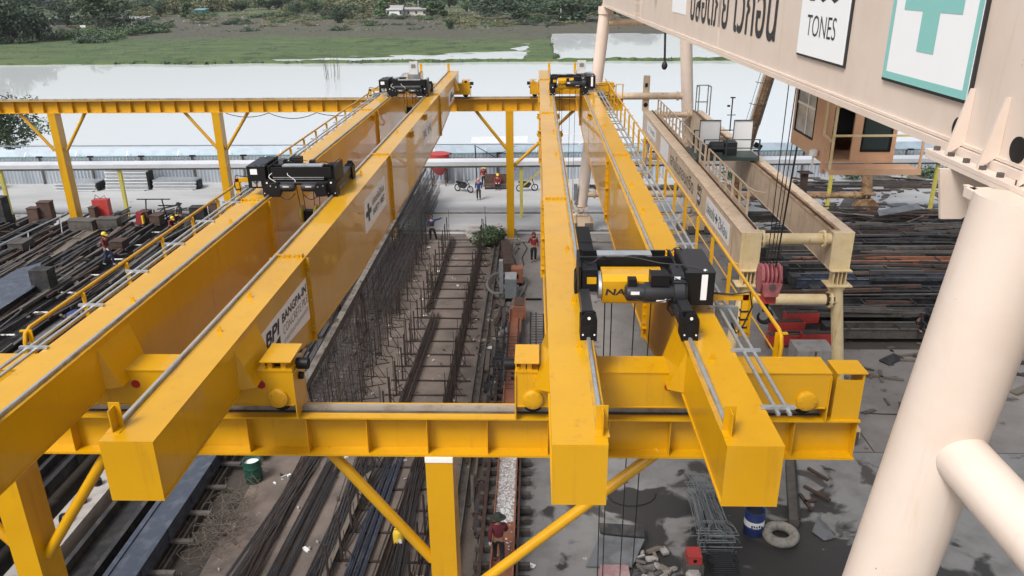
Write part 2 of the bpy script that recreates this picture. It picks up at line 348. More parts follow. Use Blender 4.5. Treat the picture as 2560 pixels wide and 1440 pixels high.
# the land beyond the pond
def land_z(x, y):
    n = fbm(x, y, .035); bank = 173+2.2*nz2(x, 0, .09)
    strip = 1.0-abs(y-(bank+1.5))/2.6
    k = 0.0
    f2 = fbm(x, y*1.6, .14)
    if x < -1.5+2.2*nz2(0, y, .12):
        gap = max(0.0, (x+78)/76.0); yy = y-bank-3-30*gap
        k = .12+yy/(5+9*gap)+(.5+.5*gap)*f2+.5*gap*n
        if yy > 0: k = min(k, 1.0-.75*gap+(1.0+.5*gap)*n+.8*f2*gap+.010*yy)
        if x < -78: k = max(k, (y-bank)*.25+.2)
    elif x < 4.3+1.6*nz2(9, y, .15)+.004*(y-176): k = .75+.3*n+.4*f2
    else: k = -1.0+(y-250)/14.0+.4*n+.35*fbm(x, y*2, .13)
    if y > 262: k = max(k, .6)
    if -95 <= x: k = max(k, (1.0-abs(y-(bank+1.0))/1.5)*1.3-.2+.5*nz2(x, y, .5))
    if y < bank: k = -1.5
    if abs(y-287) < 16 and -120 < x < -30: k -= 5.0*max(0, fbm(x, y*1.5, .09)-.05)*(1-abs(y-287)/16)
    return max(-1.6, min(W_Z+.12+.5*k, .2+.15*n))
mb = MB(FIELD); NX, NY = 520, 240
ys = [165*math.exp(math.log(3600/165)*(j/(NY-1))**1.6) for j in range(NY)]
vs = []
for yy in ys:
    for i in range(NX):
        u = -1.0+2.0*i/(NX-1); x = u*yy; vs.append((x, yy, land_z(x, yy)))
mb.add(vs, [(j*NX+i, j*NX+i+1, (j+1)*NX+i+1, (j+1)*NX+i) for j in range(NY-1) for i in range(NX-1)])
struct(mb, 'far_land')

# ================================================================== YELLOW RUNWAYS
def runway(label, y0, y1, x0, x1, cols, brs, stiff, cabl=False):
    t = thing('crane_runway', label, 'crane runway', (cols[-1], (y0+y1)/2, 0)); ym = (y0+y1)/2
    zb, zt = 8.36, 9.12
    b = MB(Y).b(x0, x1, y0, y1, zt-.03, zt).b(x0, x1, y0, y1, zb, zb+.035).b(x0+.01, x1-.01, ym-.02, ym+.02, zb+.035, zt-.03)
    x = x1-.02
    while x > x0:
        b.b(x-.012, x, y0+.04, y1-.04, zb+.035, zt-.03); x -= stiff
    bm = b.build('beam', t)
    r = MB(RAIL).b(x0, x1-.4, ym-.035, ym+.035, zt, zt+.1); r.m(RUG).b(x0, x1-.4, ym-.09, ym+.09, zt, zt+.012); r.build('rail', t)
    for cx in cols:
        c = MB(Y).b(cx-.235, cx+.235, y0-.02, y1+.1, 0.02, zb-.1); c.m(WH if y0 < 20 and cx > -5 else Y).b(cx-.24, cx+.24, y0-.03, y1+.11, zb-.1, zb-.003)
        co = c.build('column', t)
        MB(CONC).b(cx-.4, cx+.4, y0-.2, y1+.3, 0, .14).build('base_plate', co)
    for (xa, za, xb, zb2) in brs:
        MB(Y).tube((xa, ym, za), (xb, ym, zb2), .1, 14).build('brace', t)
    return t
run_near = runway('yellow crane runway beam nearest the front with rail and end stop', 11.4, 11.92, -40, 5.4, [-39, -29.2, -19.3, -9.43, -1.65],
       [(-3.66, 8.36, -1.9, 5.95), (2.17, 8.36, -1.45, 5.0), (-7.5, 8.36, -9.2, 5.95), (-11.3, 8.36, -9.6, 5.95), (-17.4, 8.36, -19.1, 5.95), (-21.2, 8.36, -19.5, 5.95)], 1.03)
m_ = MB(Y).b(4.92, 4.95, 11.45, 11.9, 9.12, 9.98).b(5.34, 5.37, 11.45, 11.9, 9.12, 9.98).b(4.95, 5.34, 11.45, 11.48, 9.12, 9.85).b(4.9, 5.4, 11.42, 11.9, 9.98, 10.0)
m_.build('end_stop', run_near)
run_far = runway('yellow crane runway beam crossing in front of the pond', 48.95, 49.5, -62, 5.4, [-50, -40.5, -30.45, -20.0, -9.3, -1.6],
       [(-32.65, 8.36, -30.9, 5.95), (-28.4, 8.36, -30.1, 5.95), (-22.05, 8.36, -20.3, 6.1), (-18.0, 8.36, -19.7, 6.0), (-3.7, 8.36, -1.8, 5.95), (2.4, 8.36, -1.4, 4.85), (-42.4, 8.36, -40.8, 6)], .93)
m_ = MB(Y).b(4.92, 4.95, 49.0, 49.45, 9.12, 9.9).b(5.34, 5.37, 49.0, 49.45, 9.12, 9.9).b(4.9, 5.4, 49.0, 49.45, 9.9, 9.92); m_.build('end_stop', run_far)
cb = MB(CABLE)
for (xa, xb, sag) in ((-19.3, -16.6, .25), (-16.6, -13.6, .35), (-13.6, -10.9, .2)):
    cb.path([(xa+(xb-xa)*k/10, 48.9, 8.34-sag*4*(k/10)*(1-k/10)) for k in range(11)], .025, 5)
cb.build('cable', run_far)

# ================================================================== YELLOW OVERHEAD CRANES
ZT, YN, YF = 10.7, 8.2, 49.85
PROF = [(YN, 9.84), (11.95, 9.84), (12.1, 9.52), (15.1, 8.86), (20, 8.58), (30, 8.52), (39, 8.72), (46.6, 9.42), (46.8, 9.84), (YF, 9.84)]
def zbot(y):
    for (a, za), (b, zb) in zip(PROF, PROF[1:]):
        if a <= y <= b: return za+(zb-za)*(y-a)/(b-a)
    return 9.84
def add_girder(crane, x0, x1, railx, inner, splices, lugs, eyes):
    """inner: +1 or -1, the side that faces the other girder"""
    xa, xb = x0+.025, x1-.025
    g = MB(Y).prism([(xa, y, z) for y, z in PROF]+[(xa, YF, ZT-.02), (xa, YN, ZT-.02)], (xb-xa, 0, 0))
    g.b(x0, x1, YN-.012, YF+.012, ZT-.02, ZT)
    for (a, za), (b, zb) in zip(PROF, PROF[1:]):
        if b-a < .3: continue
        g.prism([(x0, a, za-.02), (x0, a, za), (x0, b, zb), (x0, b, zb-.02)], (x1-x0, 0, 0))
    g.b(x0+.003, x1-.003, YN-.015, YN-.001, 9.82, ZT-.021)
    for yc, sg in ((12.05, 1), (46.7, -1)):        # flared brackets down to the end carriage
        for xs, sx in ((xa, -1), (xb, 1)):
            e = sx*.24
            g.add([(xs, yc-1.05*sg, 10.58), (xs, yc, 10.58), (xs+e, yc-.95*sg, 9.86), (xs+e, yc-.05*sg, 9.86), (xs, yc-1.05*sg, 9.86), (xs, yc, 9.86)],
                  [(0, 1, 3, 2), (0, 2, 4), (1, 5, 3), (2, 3, 5, 4)])
    go = g.build('girder', crane)
    r = MB(RAIL).b(railx-.028, railx+.028, YN+.35, YF-.3, ZT, ZT+.05); r.m(GV).b(railx-.02, railx+.02, YN+.35, YF-.3, ZT+.05, ZT+.058); r.m(DIRTY).b(railx-.075, railx+.075, YN+.35, YF-.3, ZT, ZT+.003); r.build('rail', go)
    for ys in splices:
        zb = zbot(ys); s = MB(Y)
        s.b(x0+.05, x1-.05, ys-.012, ys+.012, ZT, ZT+.06); s.b(x0+.05, x0+.07, ys-.07, ys+.07, ZT, ZT+.06); s.b(x1-.07, x1-.05, ys-.07, ys+.07, ZT, ZT+.06)
        for k in range(5):
            xk = x0+.14+(x1-x0-.28)*k/4; s.m(GV if k % 2 else Y).tube((xk, ys-.035, ZT+.035), (xk, ys+.035, ZT+.035), .022, 6)
        s.m(Y)
        for xs, sx in ((xa, -1), (xb, 1)):
            s.b(min(xs, xs+sx*.09), max(xs, xs+sx*.09), ys-.014, ys+.014, zb-.05, ZT-.02)
            for k in range(3): z = zb+.2+(ZT-zb-.4)*k/2; s.b(min(xs, xs+sx*.08), max(xs, xs+sx*.08), ys-.09, ys+.09, z-.008, z+.008)
            n = 9
            for k in range(n):
                z = zb+.1+(ZT-zb-.25)*k/(n-1); s.m(GV if k % 3 == 1 else Y).tube((xs+sx*.05, ys-.04, z), (xs+sx*.05, ys+.04, z), .02, 6)
            s.m(Y)
        s.b(x0+.02, x1-.02, ys-.014, ys+.014, zb-.09, zb-.02)
        s.build('splice_flange', go)
    for yl in lugs:
        xl = (x0+x1)/2+(.12 if inner > 0 else -.05)
        MB(Y).prism([(xl-.045, yl, ZT), (xl+.045, yl, ZT), (xl+.02, yl, ZT+.1), (xl-.02, yl, ZT+.1)], (0, .015, 0)).build('lug', go)
    for ye in eyes:
        for xs, sx in ((xa, -1), (xb, 1)):
            MB(Y).prism([(xs, ye-.2, ZT-.05), (xs+sx*.16, ye-.1, ZT-.02), (xs+sx*.16, ye+.1, ZT-.06), (xs, ye+.25, ZT-.38)], (0, 0, -.02)).lathe((xs+sx*.08, ye, ZT-.2), [(.1, -.015), (.1, .015)], 10, (0, 1, 0)).build('lifting_eye', go)
    for ye, sg in ((8.45, 1), (49.55, -1)):
        s = MB(Y).b(railx-.09, railx+.09, ye-.09, ye+.09, ZT, ZT+.012).b(railx-.008, railx+.008, ye-.08, ye+.08, ZT+.012, ZT+.32)
        s.prism([(railx+.075, ye+.07*sg, ZT+.012), (railx+.075, ye+.07*sg, ZT+.36), (railx-.075, ye+.07*sg, ZT+.36), (railx-.075, ye+.07*sg, ZT+.012)], (0, .012*sg, 0))
        if ye > 20: s.b(railx-.07, railx+.07, ye-.05, ye+.05, ZT, ZT+.5)
        s.build('end_stop', go)
    return go
def sign(par, x, y0, y1, z0, z1, fill, org_par, sx=1, board=None, name='sign', zs=None):
    """a thin board on a face of constant x; u runs along +sx*Y as the viewer of that face reads it"""
    s = MB(board or SIGNW)
    if zs is None: s.b(min(x, x+sx*.008), max(x, x+sx*.008), y0, y1, z0, z1)
    else: s.prism([(x, y0, zs[0]), (x, y1, zs[1]), (x, y1, z1), (x, y0, z1)], (sx*.008, 0, 0))
    xf = x+sx*.012
    L = y1-y0; hh = z1-z0
    def T(t, u, v, wd, ht, m=INK, bold=0.0, shear=0.0):
        s.m(m).text(t, (xf, (y0+u*L) if sx > 0 else (y1-u*L), z0+v*hh), (0, sx, 0), (0, 0, 1), wd*L, ht*hh, bold, shear)
    def P(pts, m):
        s.m(m).add([(xf, (y0+u*L) if sx > 0 else (y1-u*L), z0+v*hh) for u, v in pts], [tuple(range(len(pts)))])
    fill(T, P); return s.build(name, org_par)
CROSS = [(.35, 0), (.65, 0), (.65, .35), (1, .35), (1, .65), (.65, .65), (.65, 1), (.35, 1), (.35, .65), (0, .65), (0, .35), (.35, .35)]
def cross(P, u0, v0, uw, vh, m): P([(u0+a*uw, v0+b*vh) for a, b in CROSS], m)
def sgA(T, P):
    T('BPI', .06, .60, .26, .30, NAVY, .035, .35); T('ZOE', .03, .22, .20, .30, NAVY, .045, .35)
    P([(.245, .18), (.32, .22), (.335, .55), (.26, .53)], NAVY)
    T('BANGPA-IN', .40, .70, .57, .19, INK, .03, .12); T('CONCRETE PILE', .40, .45, .58, .18, INK, -.012, .12); T('บางปะอินเสาเข็มคอนกรีต', .40, .26, .57, .14, INK, -.015)
def sgB(T, P):
    cross(P, .05, .25, .24, .55, DTEAL); T('ปลอดภัยไว้ก่อน', .35, .56, .58, .27, INK, .012); T('SAFETY  FIRST', .35, .24, .58, .2, INK, .03)
def sgC(T, P): T('SWL  5t+5t', .08, .28, .84, .46, INK, .02)
def sgD(T, P):
    P([(.2, .2), (.45, .2), (.62, .8), (.36, .8)], NAVY); P([(.5, .35), (.9, .35), (.95, .55), (.56, .55)], NAVY)

def end_carriage(crane, x0, x1, ya, yb, inner, sg, dots):
    """sg +1: outer face looks towards -Y (near), -1: far"""
    b = MB(Y).b(x0, x1, ya, yb, 9.40, 10.02).b(x0-.01, x1+.01, ya-.015, yb+.015, 10.02, 10.04).b(x0+.02, x1-.02, ya-.02, yb+.02, 9.385, 9.40)
    co = b.build('end_carriage', crane); yf = ya if sg > 0 else yb; yo = -sg
    for xw in (x0+.42 if inner > 0 else x0+.28, x1-.28 if inner > 0 else x1-.34):
        wl = MB(Y).lathe((xw, yf, 9.53), [(.17, -.02), (.17, .05), (.15, .065), (0.05, .07)], 24, (0, yo, 0))
        for k in range(8): a = k*math.pi/4; wl.tube((xw+.12*math.cos(a), yf+yo*.05, 9.53+.12*math.sin(a)), (xw+.12*math.cos(a), yf+yo*.075, 9.53+.12*math.sin(a)), .014, 6)
        wl.m(BK).tube((xw, ya+.1, 9.39), (xw, yb-.1, 9.39), .17, 18); wl.build('wheel', co)
    for xb_, sx in ((x0, -1), (x1, 1)):
        MB(BK).tube((xb_, (ya+yb)/2, 9.80), (xb_+sx*.09, (ya+yb)/2, 9.80), .065, 14).m(Y).b(min(xb_, xb_+sx*.02), max(xb_, xb_+sx*.02), ya-.03, yb+.03, 9.15, 9.98).build('buffer', co)
    for xd in dots: MB(DOT).lathe((xd, yf, 9.77), [(.075, 0), (.075, .004)], 18, (0, yo, 0)).build('reflector', co)
    xi = x1 if inner > 0 else x0; xh0, xh1 = (xi-.5, xi+.02) if inner > 0 else (xi-.02, xi+.38)
    h = MB(Y).b(xh0, xh1, ya-.06*sg-.0, yb+.08, 10.205, 10.22).b(xh0+.1, xh0+.18, ya+.02, yb, 10.06, 10.205).b(xh1-.2, xh1-.12, ya+.02, yb, 10.06, 10.205).b(xh0+.01, xh0+.03, ya+.1, yb+.05, 10.06, 10.205).b(xh0+.02, xh1-.02, ya-.01, yb+.05, 10.041, 10.06)
    h.m(BK).tube((xi, ya+.3, 10.02), (xi+inner*.2, ya+.3, 10.02), .10, 14).b(xh0+.2, xh1-.22, ya+.1, yb+.04, 10.06, 10.20); h.build('drive_cover', co)
    return co
def handrail(crane, xp, s, xg):
    """posts stand on brackets off the outer girder; s = outward side"""
    y0, y1 = 12.3, 48.3; par = MB(Y)
    par.path([(xp, y0-.1, 9.6), (xp, y0-.12, 10.12), (xp, y0-.06, 10.27), (xp, y0+.1, 10.33)]+[(xp, y0+.1+(y1-y0)*k/24, 10.33) for k in range(1, 25)], .036, 8)
    par.bar((xp, y0, 9.85), (xp, y1, 9.85), .022, .022)
    po = par.build('handrail', crane); y = y0; n = 0
    while y < y1:
        q = MB(Y).b(xp-.05*s-.04, xp-.05*s+.04, y-.012, y+.012, 9.3, 10.32).b(min(xp-.02*s, xp+.12*s), max(xp-.02*s, xp+.12*s), y-.03, y+.03, 10.29, 10.315)
        q.bar((xg-s*.04, y, 9.35), (xp, y, 9.35), .05, .05) if 15 < y < 44 else q.bar((xg, y, 9.9), (xp, y, 9.5), .05, .05); q.build('post', po); y += 1.755
def tray(crane, xt, xg, s):
    z = 10.67; t = MB(GV)
    for dx in (-.075, .075): t.b(xt+dx-.022, xt+dx+.022, 8.95, 49.2, z, z+.035)
    to = t.build('cable_track', crane); y = 9.08
    while y < 49:
        q = MB(GV).b(min(xg, xt+.17*s), max(xg, xt+.17*s), y-.03, y+.03, z+.036, z+.075); q.build('crossbar', to); y += 1.70
    k = MB(CABLE); y = 15.0; rr = random.Random(4)
    while y < 48:
        d = rr.uniform(.35, .6); k.path([(xt-.16*s, y+d*.5*math.cos(a)*.7, z-.1-d*(1-abs(math.cos(a)))) for a in [math.pi*i/8 for i in range(9)]], .022, 5); y += rr.uniform(1.2, 2.4)
    k.build('cable', to)
def crane(label, xo, xi, rails, inner, spl_o, spl_i, car, dots, lug_o, lug_i):
    t = thing('overhead_crane', label, 'overhead crane', ((xo[0]+xi[1])/2, 11.6, 9.2), 'yellow overhead cranes')
    go = add_girder(t, xo[0], xo[1], rails[0], inner, spl_o, lug_o, (33.5,)); gi = add_girder(t, xi[0], xi[1], rails[1], -inner, spl_i, lug_i, (29.6, 33.6))
    end_carriage(t, car[0], car[1], 11.36, 11.92, inner, 1, dots); end_carriage(t, car[0], car[1], 48.9, 49.5, inner, -1, dots)
    s = -inner; xe = xo[0] if s < 0 else xo[1]
    handrail(t, xe+s*(1.175 if s > 0 else 1.31), s, xe); tray(t, xe+s*.215, xe-s*.06, s)
    return t, go, gi
craneL, gLo, gLi = crane('yellow double girder overhead crane with company signs, beside the rebar cages', (-7.64, -6.93), (-5.42, -4.73), (-7.02, -5.33), 1,
    (19.5, 34.5), (15.1, 25.1, 39.2), (-9.25, -4.0), (-6.65, -4.54), (12.68, 17.5, 22), (11.42, 12.88, 22.5, 29, 33, 44))
craneR, gRo, gRi = crane('yellow double girder overhead crane beside the beige gantry crane', (2.33, 3.03), (.21, .9), (2.42, .84), -1,
    (15.3, 24.95, 41.0), (19.6, 33.4, 45.0), (-.31, 4.78), (.13, 2.19), (10.5, 18.5, 21, 30, 36), (10.88, 12.72, 15.55, 25, 29, 40, 43))
XS = -4.73-.025
sign(craneL, XS, 12.15, 15.02, 9.34, 10.28, sgA, gLi, zs=(9.62, 9.36)); sign(craneL, XS, 20.9, 24.1, 9.34, 10.27, sgB, gLi)
sign(craneL, XS, 32.9, 36.0, 9.38, 10.2, sgC, gLi); sign(craneL, XS, 43.6, 46.6, 9.44, 10.2, sgD, gLi)

# ================================================================== HOIST TROLLEYS
def make_trolley(name, label, loc, g):
    """local: rails along y at x = -g, +g on z = 0; drum side looks to -y, control box at +x"""
    t = thing(name, label, 'hoist trolley', (0, 0, 0), 'black and yellow hoist trolleys')
    def B(n, mb, p=t): return mb.build(n, p, org=(0, 0, 0))
    for sx in (-1, 1):
        x = sx*g
        f = MB(DG).b(x-.085, x+.085, -.95, 1.0, .09, .32); f.m(BK).b(x-.1, x+.1, -.95, -.9, .05, .36)
        fo = B('end_truck', f)
        for yy in (-1.12, 1.1):
            sd = -1 if yy < 0 else 1
            p = MB(BK).prism([(x-.13, yy, -.06), (x+.13, yy, -.06), (x+.13, yy, .28), (x+.06, yy, .42), (x-.06, yy, .42), (x-.13, yy, .28)], (0, sd*.03, 0))
            p.lathe((x, yy+sd*.03, .16), [(.09, 0), (.09, .015), (.03, .02)], 14, (0, sd, 0)); p.m(WH).lathe((x, yy+sd*.03, .33), [(.025, 0), (.025, .012)], 10, (0, sd, 0))
            for dx in (-.09, .09): p.lathe((x+dx, yy+sd*.03, .05), [(.014, 0), (.014, .012)], 8, (0, sd, 0))
            p.m(BK).tube((x-.05, yy-sd*.12, .09), (x+.05, yy-sd*.12, .09), .085, 16); p.b(x-.13, x-.09, min(yy, yy-sd*.3), max(yy, yy-sd*.3), -.05, .3); p.b(x+.09, x+.13, min(yy, yy-sd*.3), max(yy, yy-sd*.3), -.05, .3)
            B('wheel_block', p, fo)
    for sx in (-1, 1):                                 # travel gearmotors on the far side
        x = sx*g
        m = MB(BK).prism([(x-sx*.1, 1.14, .02), (x-sx*.1, 1.14, .34), (x-sx*.34, 1.14, .36), (x-sx*.42, 1.14, .2), (x-sx*.36, 1.14, 0)], (0, .2, 0))
        for k in (.16, .3): m.m(GV).lathe((x-sx*k, 1.34, .3-.2*(k-.16)), [(.018, 0), (.018, .02)], 8, (0, 1, 0))
        m.m(DG).lathe((x-sx*.36, 1.22, .23), [(.09, 0), (.11, .05), (.11, .34), (.08, .40)], 16, (-sx, 0, 0))
        m.m(WH).b(x-sx*.55-.08, x-sx*.55+.08, 1.325, 1.332, .26, .28); m.m(CABLE).path([(x-sx*(.3+.45*k/8), 1.25, .08-.17*math.sin(math.pi*k/8)) for k in range(9)], .012, 5)
        B('travel_motor', m)
    fr = MB(BK).b(-g-.06, g-.02, .62, .66, .30, 1.0).b(-g-.06, g-.02, .66, .72, .96, .985).b(-g-.10, -g-.06, .1, 1.0, .32, 1.02).b(g-.06, g-.02, .1, 1.0, .32, 1.02).b(-g+.0, g-.1, .98, 1.02, .62, 1.0)
    fr.b(-g-.04, -g+.22, .12, .6, .34, .92); fr.tube((-g-.1, 1.04, .40), (g-.1, 1.04, .40), .075, 14).b(-g-.12, -g+.12, .6, 1.04, .3, .42).b(g-.22, g-.02, .6, 1.04, .3, .42)
    fr.m(GV).b(-g+.2, g-.15, 1.03, 1.05, .60, .625).b(-g+.2, g-.15, 1.05, 1.06, .54, .556)
    fro = B('frame', fr)
    B('resistor_cover', MB(GV).b(-g+.25, g-.38, .68, .92, .99, 1.04))
    for q in (-.5, .5): B('label_plate', MB(YH if q < 0 else SIGNW).b(-g+.04+(q+.5)*.1, -g+.2+(q+.5)*.1, .105, .112, .56, .74) if q < 0 else MB(SIGNW).b(g+.27, g+.45, 1.002, 1.008, .72, .93))
    d = MB(YH).prism([(-.5, -.02, .12), (-.5, .48, .12), (-.5, .52, .3), (-.5, .52, .74), (-.5, .44, .84), (-.5, .06, .84), (-.5, -.06, .72), (-.5, -.06, .18)], (1.02, 0, 0))
    d.m(GV).lathe((-.56, .23, .48), [(.33, 0), (.33, .05)], 24, (1, 0, 0)); d.m(BK).lathe((.53, .25, .5), [(.38, 0), (.38, .06)], 24, (1, 0, 0))
    d.m(INK).text('NA', (-.45, -.066, .36), (1, 0, 0), (0, 0, 1), .34, .17, .03, .12)
    B('drum_casing', d)
    mt = MB(DG).lathe((-.14, -.2, .42), [(.10, 0), (.15, .03), (.16, .07), (.16, .3), (.19, .33), (.19, .62), (.17, .68), (.16, .86), (.13, .91)], 20, (1, 0, 0))
    mt.m(BK).b(-.10, .04, -.28, -.12, .55, .70).b(.26, .56, -.34, -.06, .60, .80); mt.m(SIGNW).b(-.06, .08, -.365, -.36, .44, .50).b(.36, .52, -.37, -.362, .30, .38)
    mt.m(CABLE).path([(.0+.6*k/8, -.37, .36-.06*math.sin(math.pi*k/8)) for k in range(9)], .01, 5); mt.path([(.6, -.2, .25), (.58, -.24, .1), (.66, -.26, 0), (.8, -.22, .02), (.86, -.15, .15)], .022, 6)
    B('hoist_motor', mt)
    gb = MB(DG).lathe((.62, -.02, .48), [(.30, 0), (.36, .04), (.36, .2), (.30, .26)], 24, (1, 0, 0)).prism([(.64, -.32, .1), (.64, .2, .05), (.64, .42, .7), (.64, .2, .95), (.64, -.1, .9)], (.2, 0, 0))
    for k in range(9): a = math.pi*(.05+.085*k); gb.box((.74, -.02+.37*math.cos(a), .48+.37*math.sin(a)), (.2, .03, .05), Matrix.Rotation(a-math.pi/2, 3, 'X'))
    gb.m(SIGNW).b(.66, .76, -.21, -.2, .80, .86); gb.m(DG).prism([(.64, -.32, .12), (.84, -.32, .12), (g+.1, -.9, .02), (g-.1, -.9, .02)], (0, .06, .16))
    B('gearbox', gb)
    cx0 = g+.06
    cbx = MB(BK).b(cx0, cx0+.48, -.2, 1.0, .18, 1.02); cbx.m(DG).b(cx0-.01, cx0+.49, -.21, 1.01, 1.02, 1.035); cbx.m(BK).b(cx0-.02, cx0+.02, -.1, .9, .16, 1.1)
    cbx.m(SIGNW).b(cx0+.26, cx0+.36, -.206, -.2, .32, .98); cbx.m(GV).lathe((cx0+.32, -.14, 1.035), [(.03, 0), (.04, .03), (.02, .06)], 10); cbx.m(CABLE).path([(-.1+k*.1*(cx0+.4)/1, .5-.06*k, 1.08+.02*math.sin(k)) for k in range(11)], .012, 5)
    for k in (.12, .26): cbx.m(GV).b(cx0+k, cx0+k+.1, 1.0, 1.05, .26, .46)
    B('control_box', cbx)
    cbx = MB(WH)
    for (xs, ph) in ((g-.1, 0), (.25, 1.2)): cbx.path([(xs-.05+.1*math.sin(k*.9+ph), 1.08, .8-.08*k) for k in range(7)], .012, 5)
    cbx.m(CABLE)
    for (xa, ya, xb, yb, zz) in ((g-.1, .9, g+.3, 1.0, 1.1), (-.6, .62, g, .7, 1.02), (.5, -.3, .9, .2, .75), (g, -.3, g-.5, .1, .95), (-g-.1, .3, -g+.5, .6, 1.05), (g+.1, 1.0, g+.4, 1.1, .5)):
        cbx.path([(xa+(xb-xa)*k/8, ya+(yb-ya)*k/8, zz+.07*math.sin(k*1.1+xa*5)-.05*math.sin(math.pi*k/8)) for k in range(9)], .013, 5)
    B('cable', cbx)
    ar = MB(YH).b(cx0+.5, cx0+1.15, .1, .18, .12, .22).b(cx0+1.05, cx0+1.15, .1, .18, -.55, .22); ar.m(CABLE).path([(cx0+.5, .1, .26), (cx0+.85, .08, .24), (cx0+1.15, .08, .28), (cx0+1.22, .1, 0), (cx0+1.1, .1, -.35), (cx0+1.0, .1, -.5), (cx0+.9, .1, -.3)], .016, 5)
    for k in range(3): ar.m(CABLE).b(cx0+1.03, cx0+1.17, .09, .19, -.1-.15*k, -.07-.15*k)
    ar.m(MG).b(cx0+.62, cx0+1.0, .12, .16, -.4, -.02); B('towing_arm', ar)
    return t
def squash(root, f=.68):
    for c in root.children:
        k = {'end_truck': 1, 'travel_motor': 1, 'towing_arm': 1, 'hoist_motor': .9, 'gearbox': .74}.get(c.name.split('.')[0], f)
        for v in c.data.vertices:
            if v.co.z > .1: v.co.z = .1+(v.co.z-.1)*k
def add_hook(root, drop, xs, yb=.28):
    r = MB(CABLE)
    for x in xs: r.tube((x, yb, .2), (x*.8, yb, -drop+.3), .011, 5)
    r.build('rope', root, org=(0, 0, 0))
    xm = .05; z = -drop; h = MB(YP)
    for sx in (-.2, .2): h.lathe((xm+sx-.04, yb, z+.2), [(.2, 0), (.24, .02), (.24, .08), (.2, .1)], 18, (1, 0, 0))
    h.m(BK).b(xm-.14, xm+.14, yb-.12, yb+.12, z-.05, z+.3).tube((xm, yb, z-.3), (xm, yb, z), .05, 10)
    h.path([(xm+.13*math.sin(a)*1.0, yb, z-.45-.14*math.cos(a)+.0) for a in [math.pi*(.9-1.6*k/10) for k in range(11)]], [.045]*6+[.04, .035, .03, .025, .02], 8); h.build('hook_block', root, org=(0, 0, 0))
gR, gL = .79, .845
t = make_trolley('hoist_trolley', 'black and yellow hoist trolley nearest the front, beside the yellow handrail', (0, 0, 0), gR)
squash(t); add_hook(t, 9.2, (-.42, -.3, .1, .38)); t.location = (1.63, 12.3, 10.75)
t2 = dup(t, (1.63, 39.9, 10.75), 0, 'far hoist trolley with yellow drum at the pond end near the beige leg')
t = make_trolley('hoist_trolley', 'black hoist trolley with open hook above the yellow girders, seen from its cable side', (0, 0, 0), gL)
squash(t); add_hook(t, .95, (-.3, -.12, .2, .36)); t.location = (-6.175, 21.0, 10.75); t.rotation_euler = (0, 0, math.pi)
dup(t, (-6.175, 39.6, 10.75), math.pi, 'far black hoist trolley at the pond end, above the company sign girder')
MGL = mat('light_grey_paint', (.56, .57, .58), .5, col2=(.48, .49, .50), scale=4)
for (x, lb) in ((2.62, 'white cabinet on the far girder end beside the beige leg'), (-6.95, 'white cabinet on the far girder end above the dark trolley')):
    c = thing('electric_cabinet', lb, 'cabinet', (x, 46, 10.7), 'white cabinets at the far girder ends')
    MB(MGL).b(x-.24, x+.24, 45.9, 46.25, 10.95, 11.62).build('cabinet_body', c); MB(MG).b(x-.33, x+.33, 45.8, 46.3, 10.7, 10.95).build('stand', c); MB(MG).b(x-.12, x+.12, 45.885, 45.899, 11.3, 11.5).build('panel', c)

# ================================================================== BEIGE GANTRY CRANES
def flange(mb, p, q, r, k=8):
    p, q = Vector(p), Vector(q); d = (q-p).normalized(); mb.tube(p-d*.04, p+d*.04, r, 18)
    a, u = _fr(d)
    for i in range(k): t = 2*math.pi*i/k; c = p+a*math.cos(t)*r*.86+u*math.sin(t)*r*.86; mb.tube(c-d*.08, c+d*.08, .03, 6)
def bogie(par, x, y, m, ml=None):
    b = MB(m).prism([(x-.85, y-.28, .35), (x+.85, y-.28, .35), (x+.85, y-.28, .75), (x+.5, y-.28, 1.15), (x-.5, y-.28, 1.15), (x-.85, y-.28, .75)], (0, .56, 0))
    b.m(RU if m is BR else RUG).b(x-.82, x-.25, y-.3, y+.3, .12, .62).b(x+.25, x+.82, y-.3, y+.3, .12, .62)
    b.m(m).b(x-.4, x+.4, y-.33, y+.33, 1.15, 1.22).b(x-.18, x-.14, y-.25, y+.25, 1.22, 1.6).b(x+.14, x+.18, y-.25, y+.25, 1.22, 1.6).b(x-.45, x+.45, y-.4, y+.4, 1.6, 1.7)
    for dx in (-.55, .55): b.m(BK).tube((x+dx, y-.1, .26), (x+dx, y+.1, .26), .26, 18)
    return b.build('bogie', par)
big = thing('gantry_crane', 'large beige gantry crane on tubular legs carrying the 100 TONES board and green cross', 'gantry crane', (4.4, 6.2, 0))
GX = 4.2
g = MB(BE).b(GX, GX+1.1, -8, 52.2, 14.42, 16.7); g.b(GX-.06, GX+1.16, -8, 52.2, 14.34, 14.42); g.b(GX-.03, GX-.001, -8, 52.2, 14.43, 14.46)
for yy in (19, 33.2, 45.6): g.b(GX-.012, GX-.001, yy-.02, yy+.02, 14.46, 16.7)
gbo = g.build('girder', big)
g = MB(BE).b(9.2, 10.3, -8, 52.2, 14.42, 16.7).b(9.14, 10.36, -8, 52.2, 14.34, 14.42); g.build('girder', big)
g = MB(BE).b(5.3, 9.2, 50.6, 51.4, 14.6, 15.8).b(5.3, 9.2, 5.8, 6.6, 14.6, 15.8).b(5.3, 9.2, 21.2, 21.5, 14.5, 15.1).b(5.3, 9.2, 22.4, 22.7, 14.5, 15.1); g.build('cross_beam', big)
fl = MB(BE).b(4.0, 5.45, 5.5, 8.12, 14.30, 14.338).b(4.0, 5.45, 5.5, 8.09, 14.255, 14.297).b(3.78, 5.4, 5.2, 6.85, 14.17, 14.25)
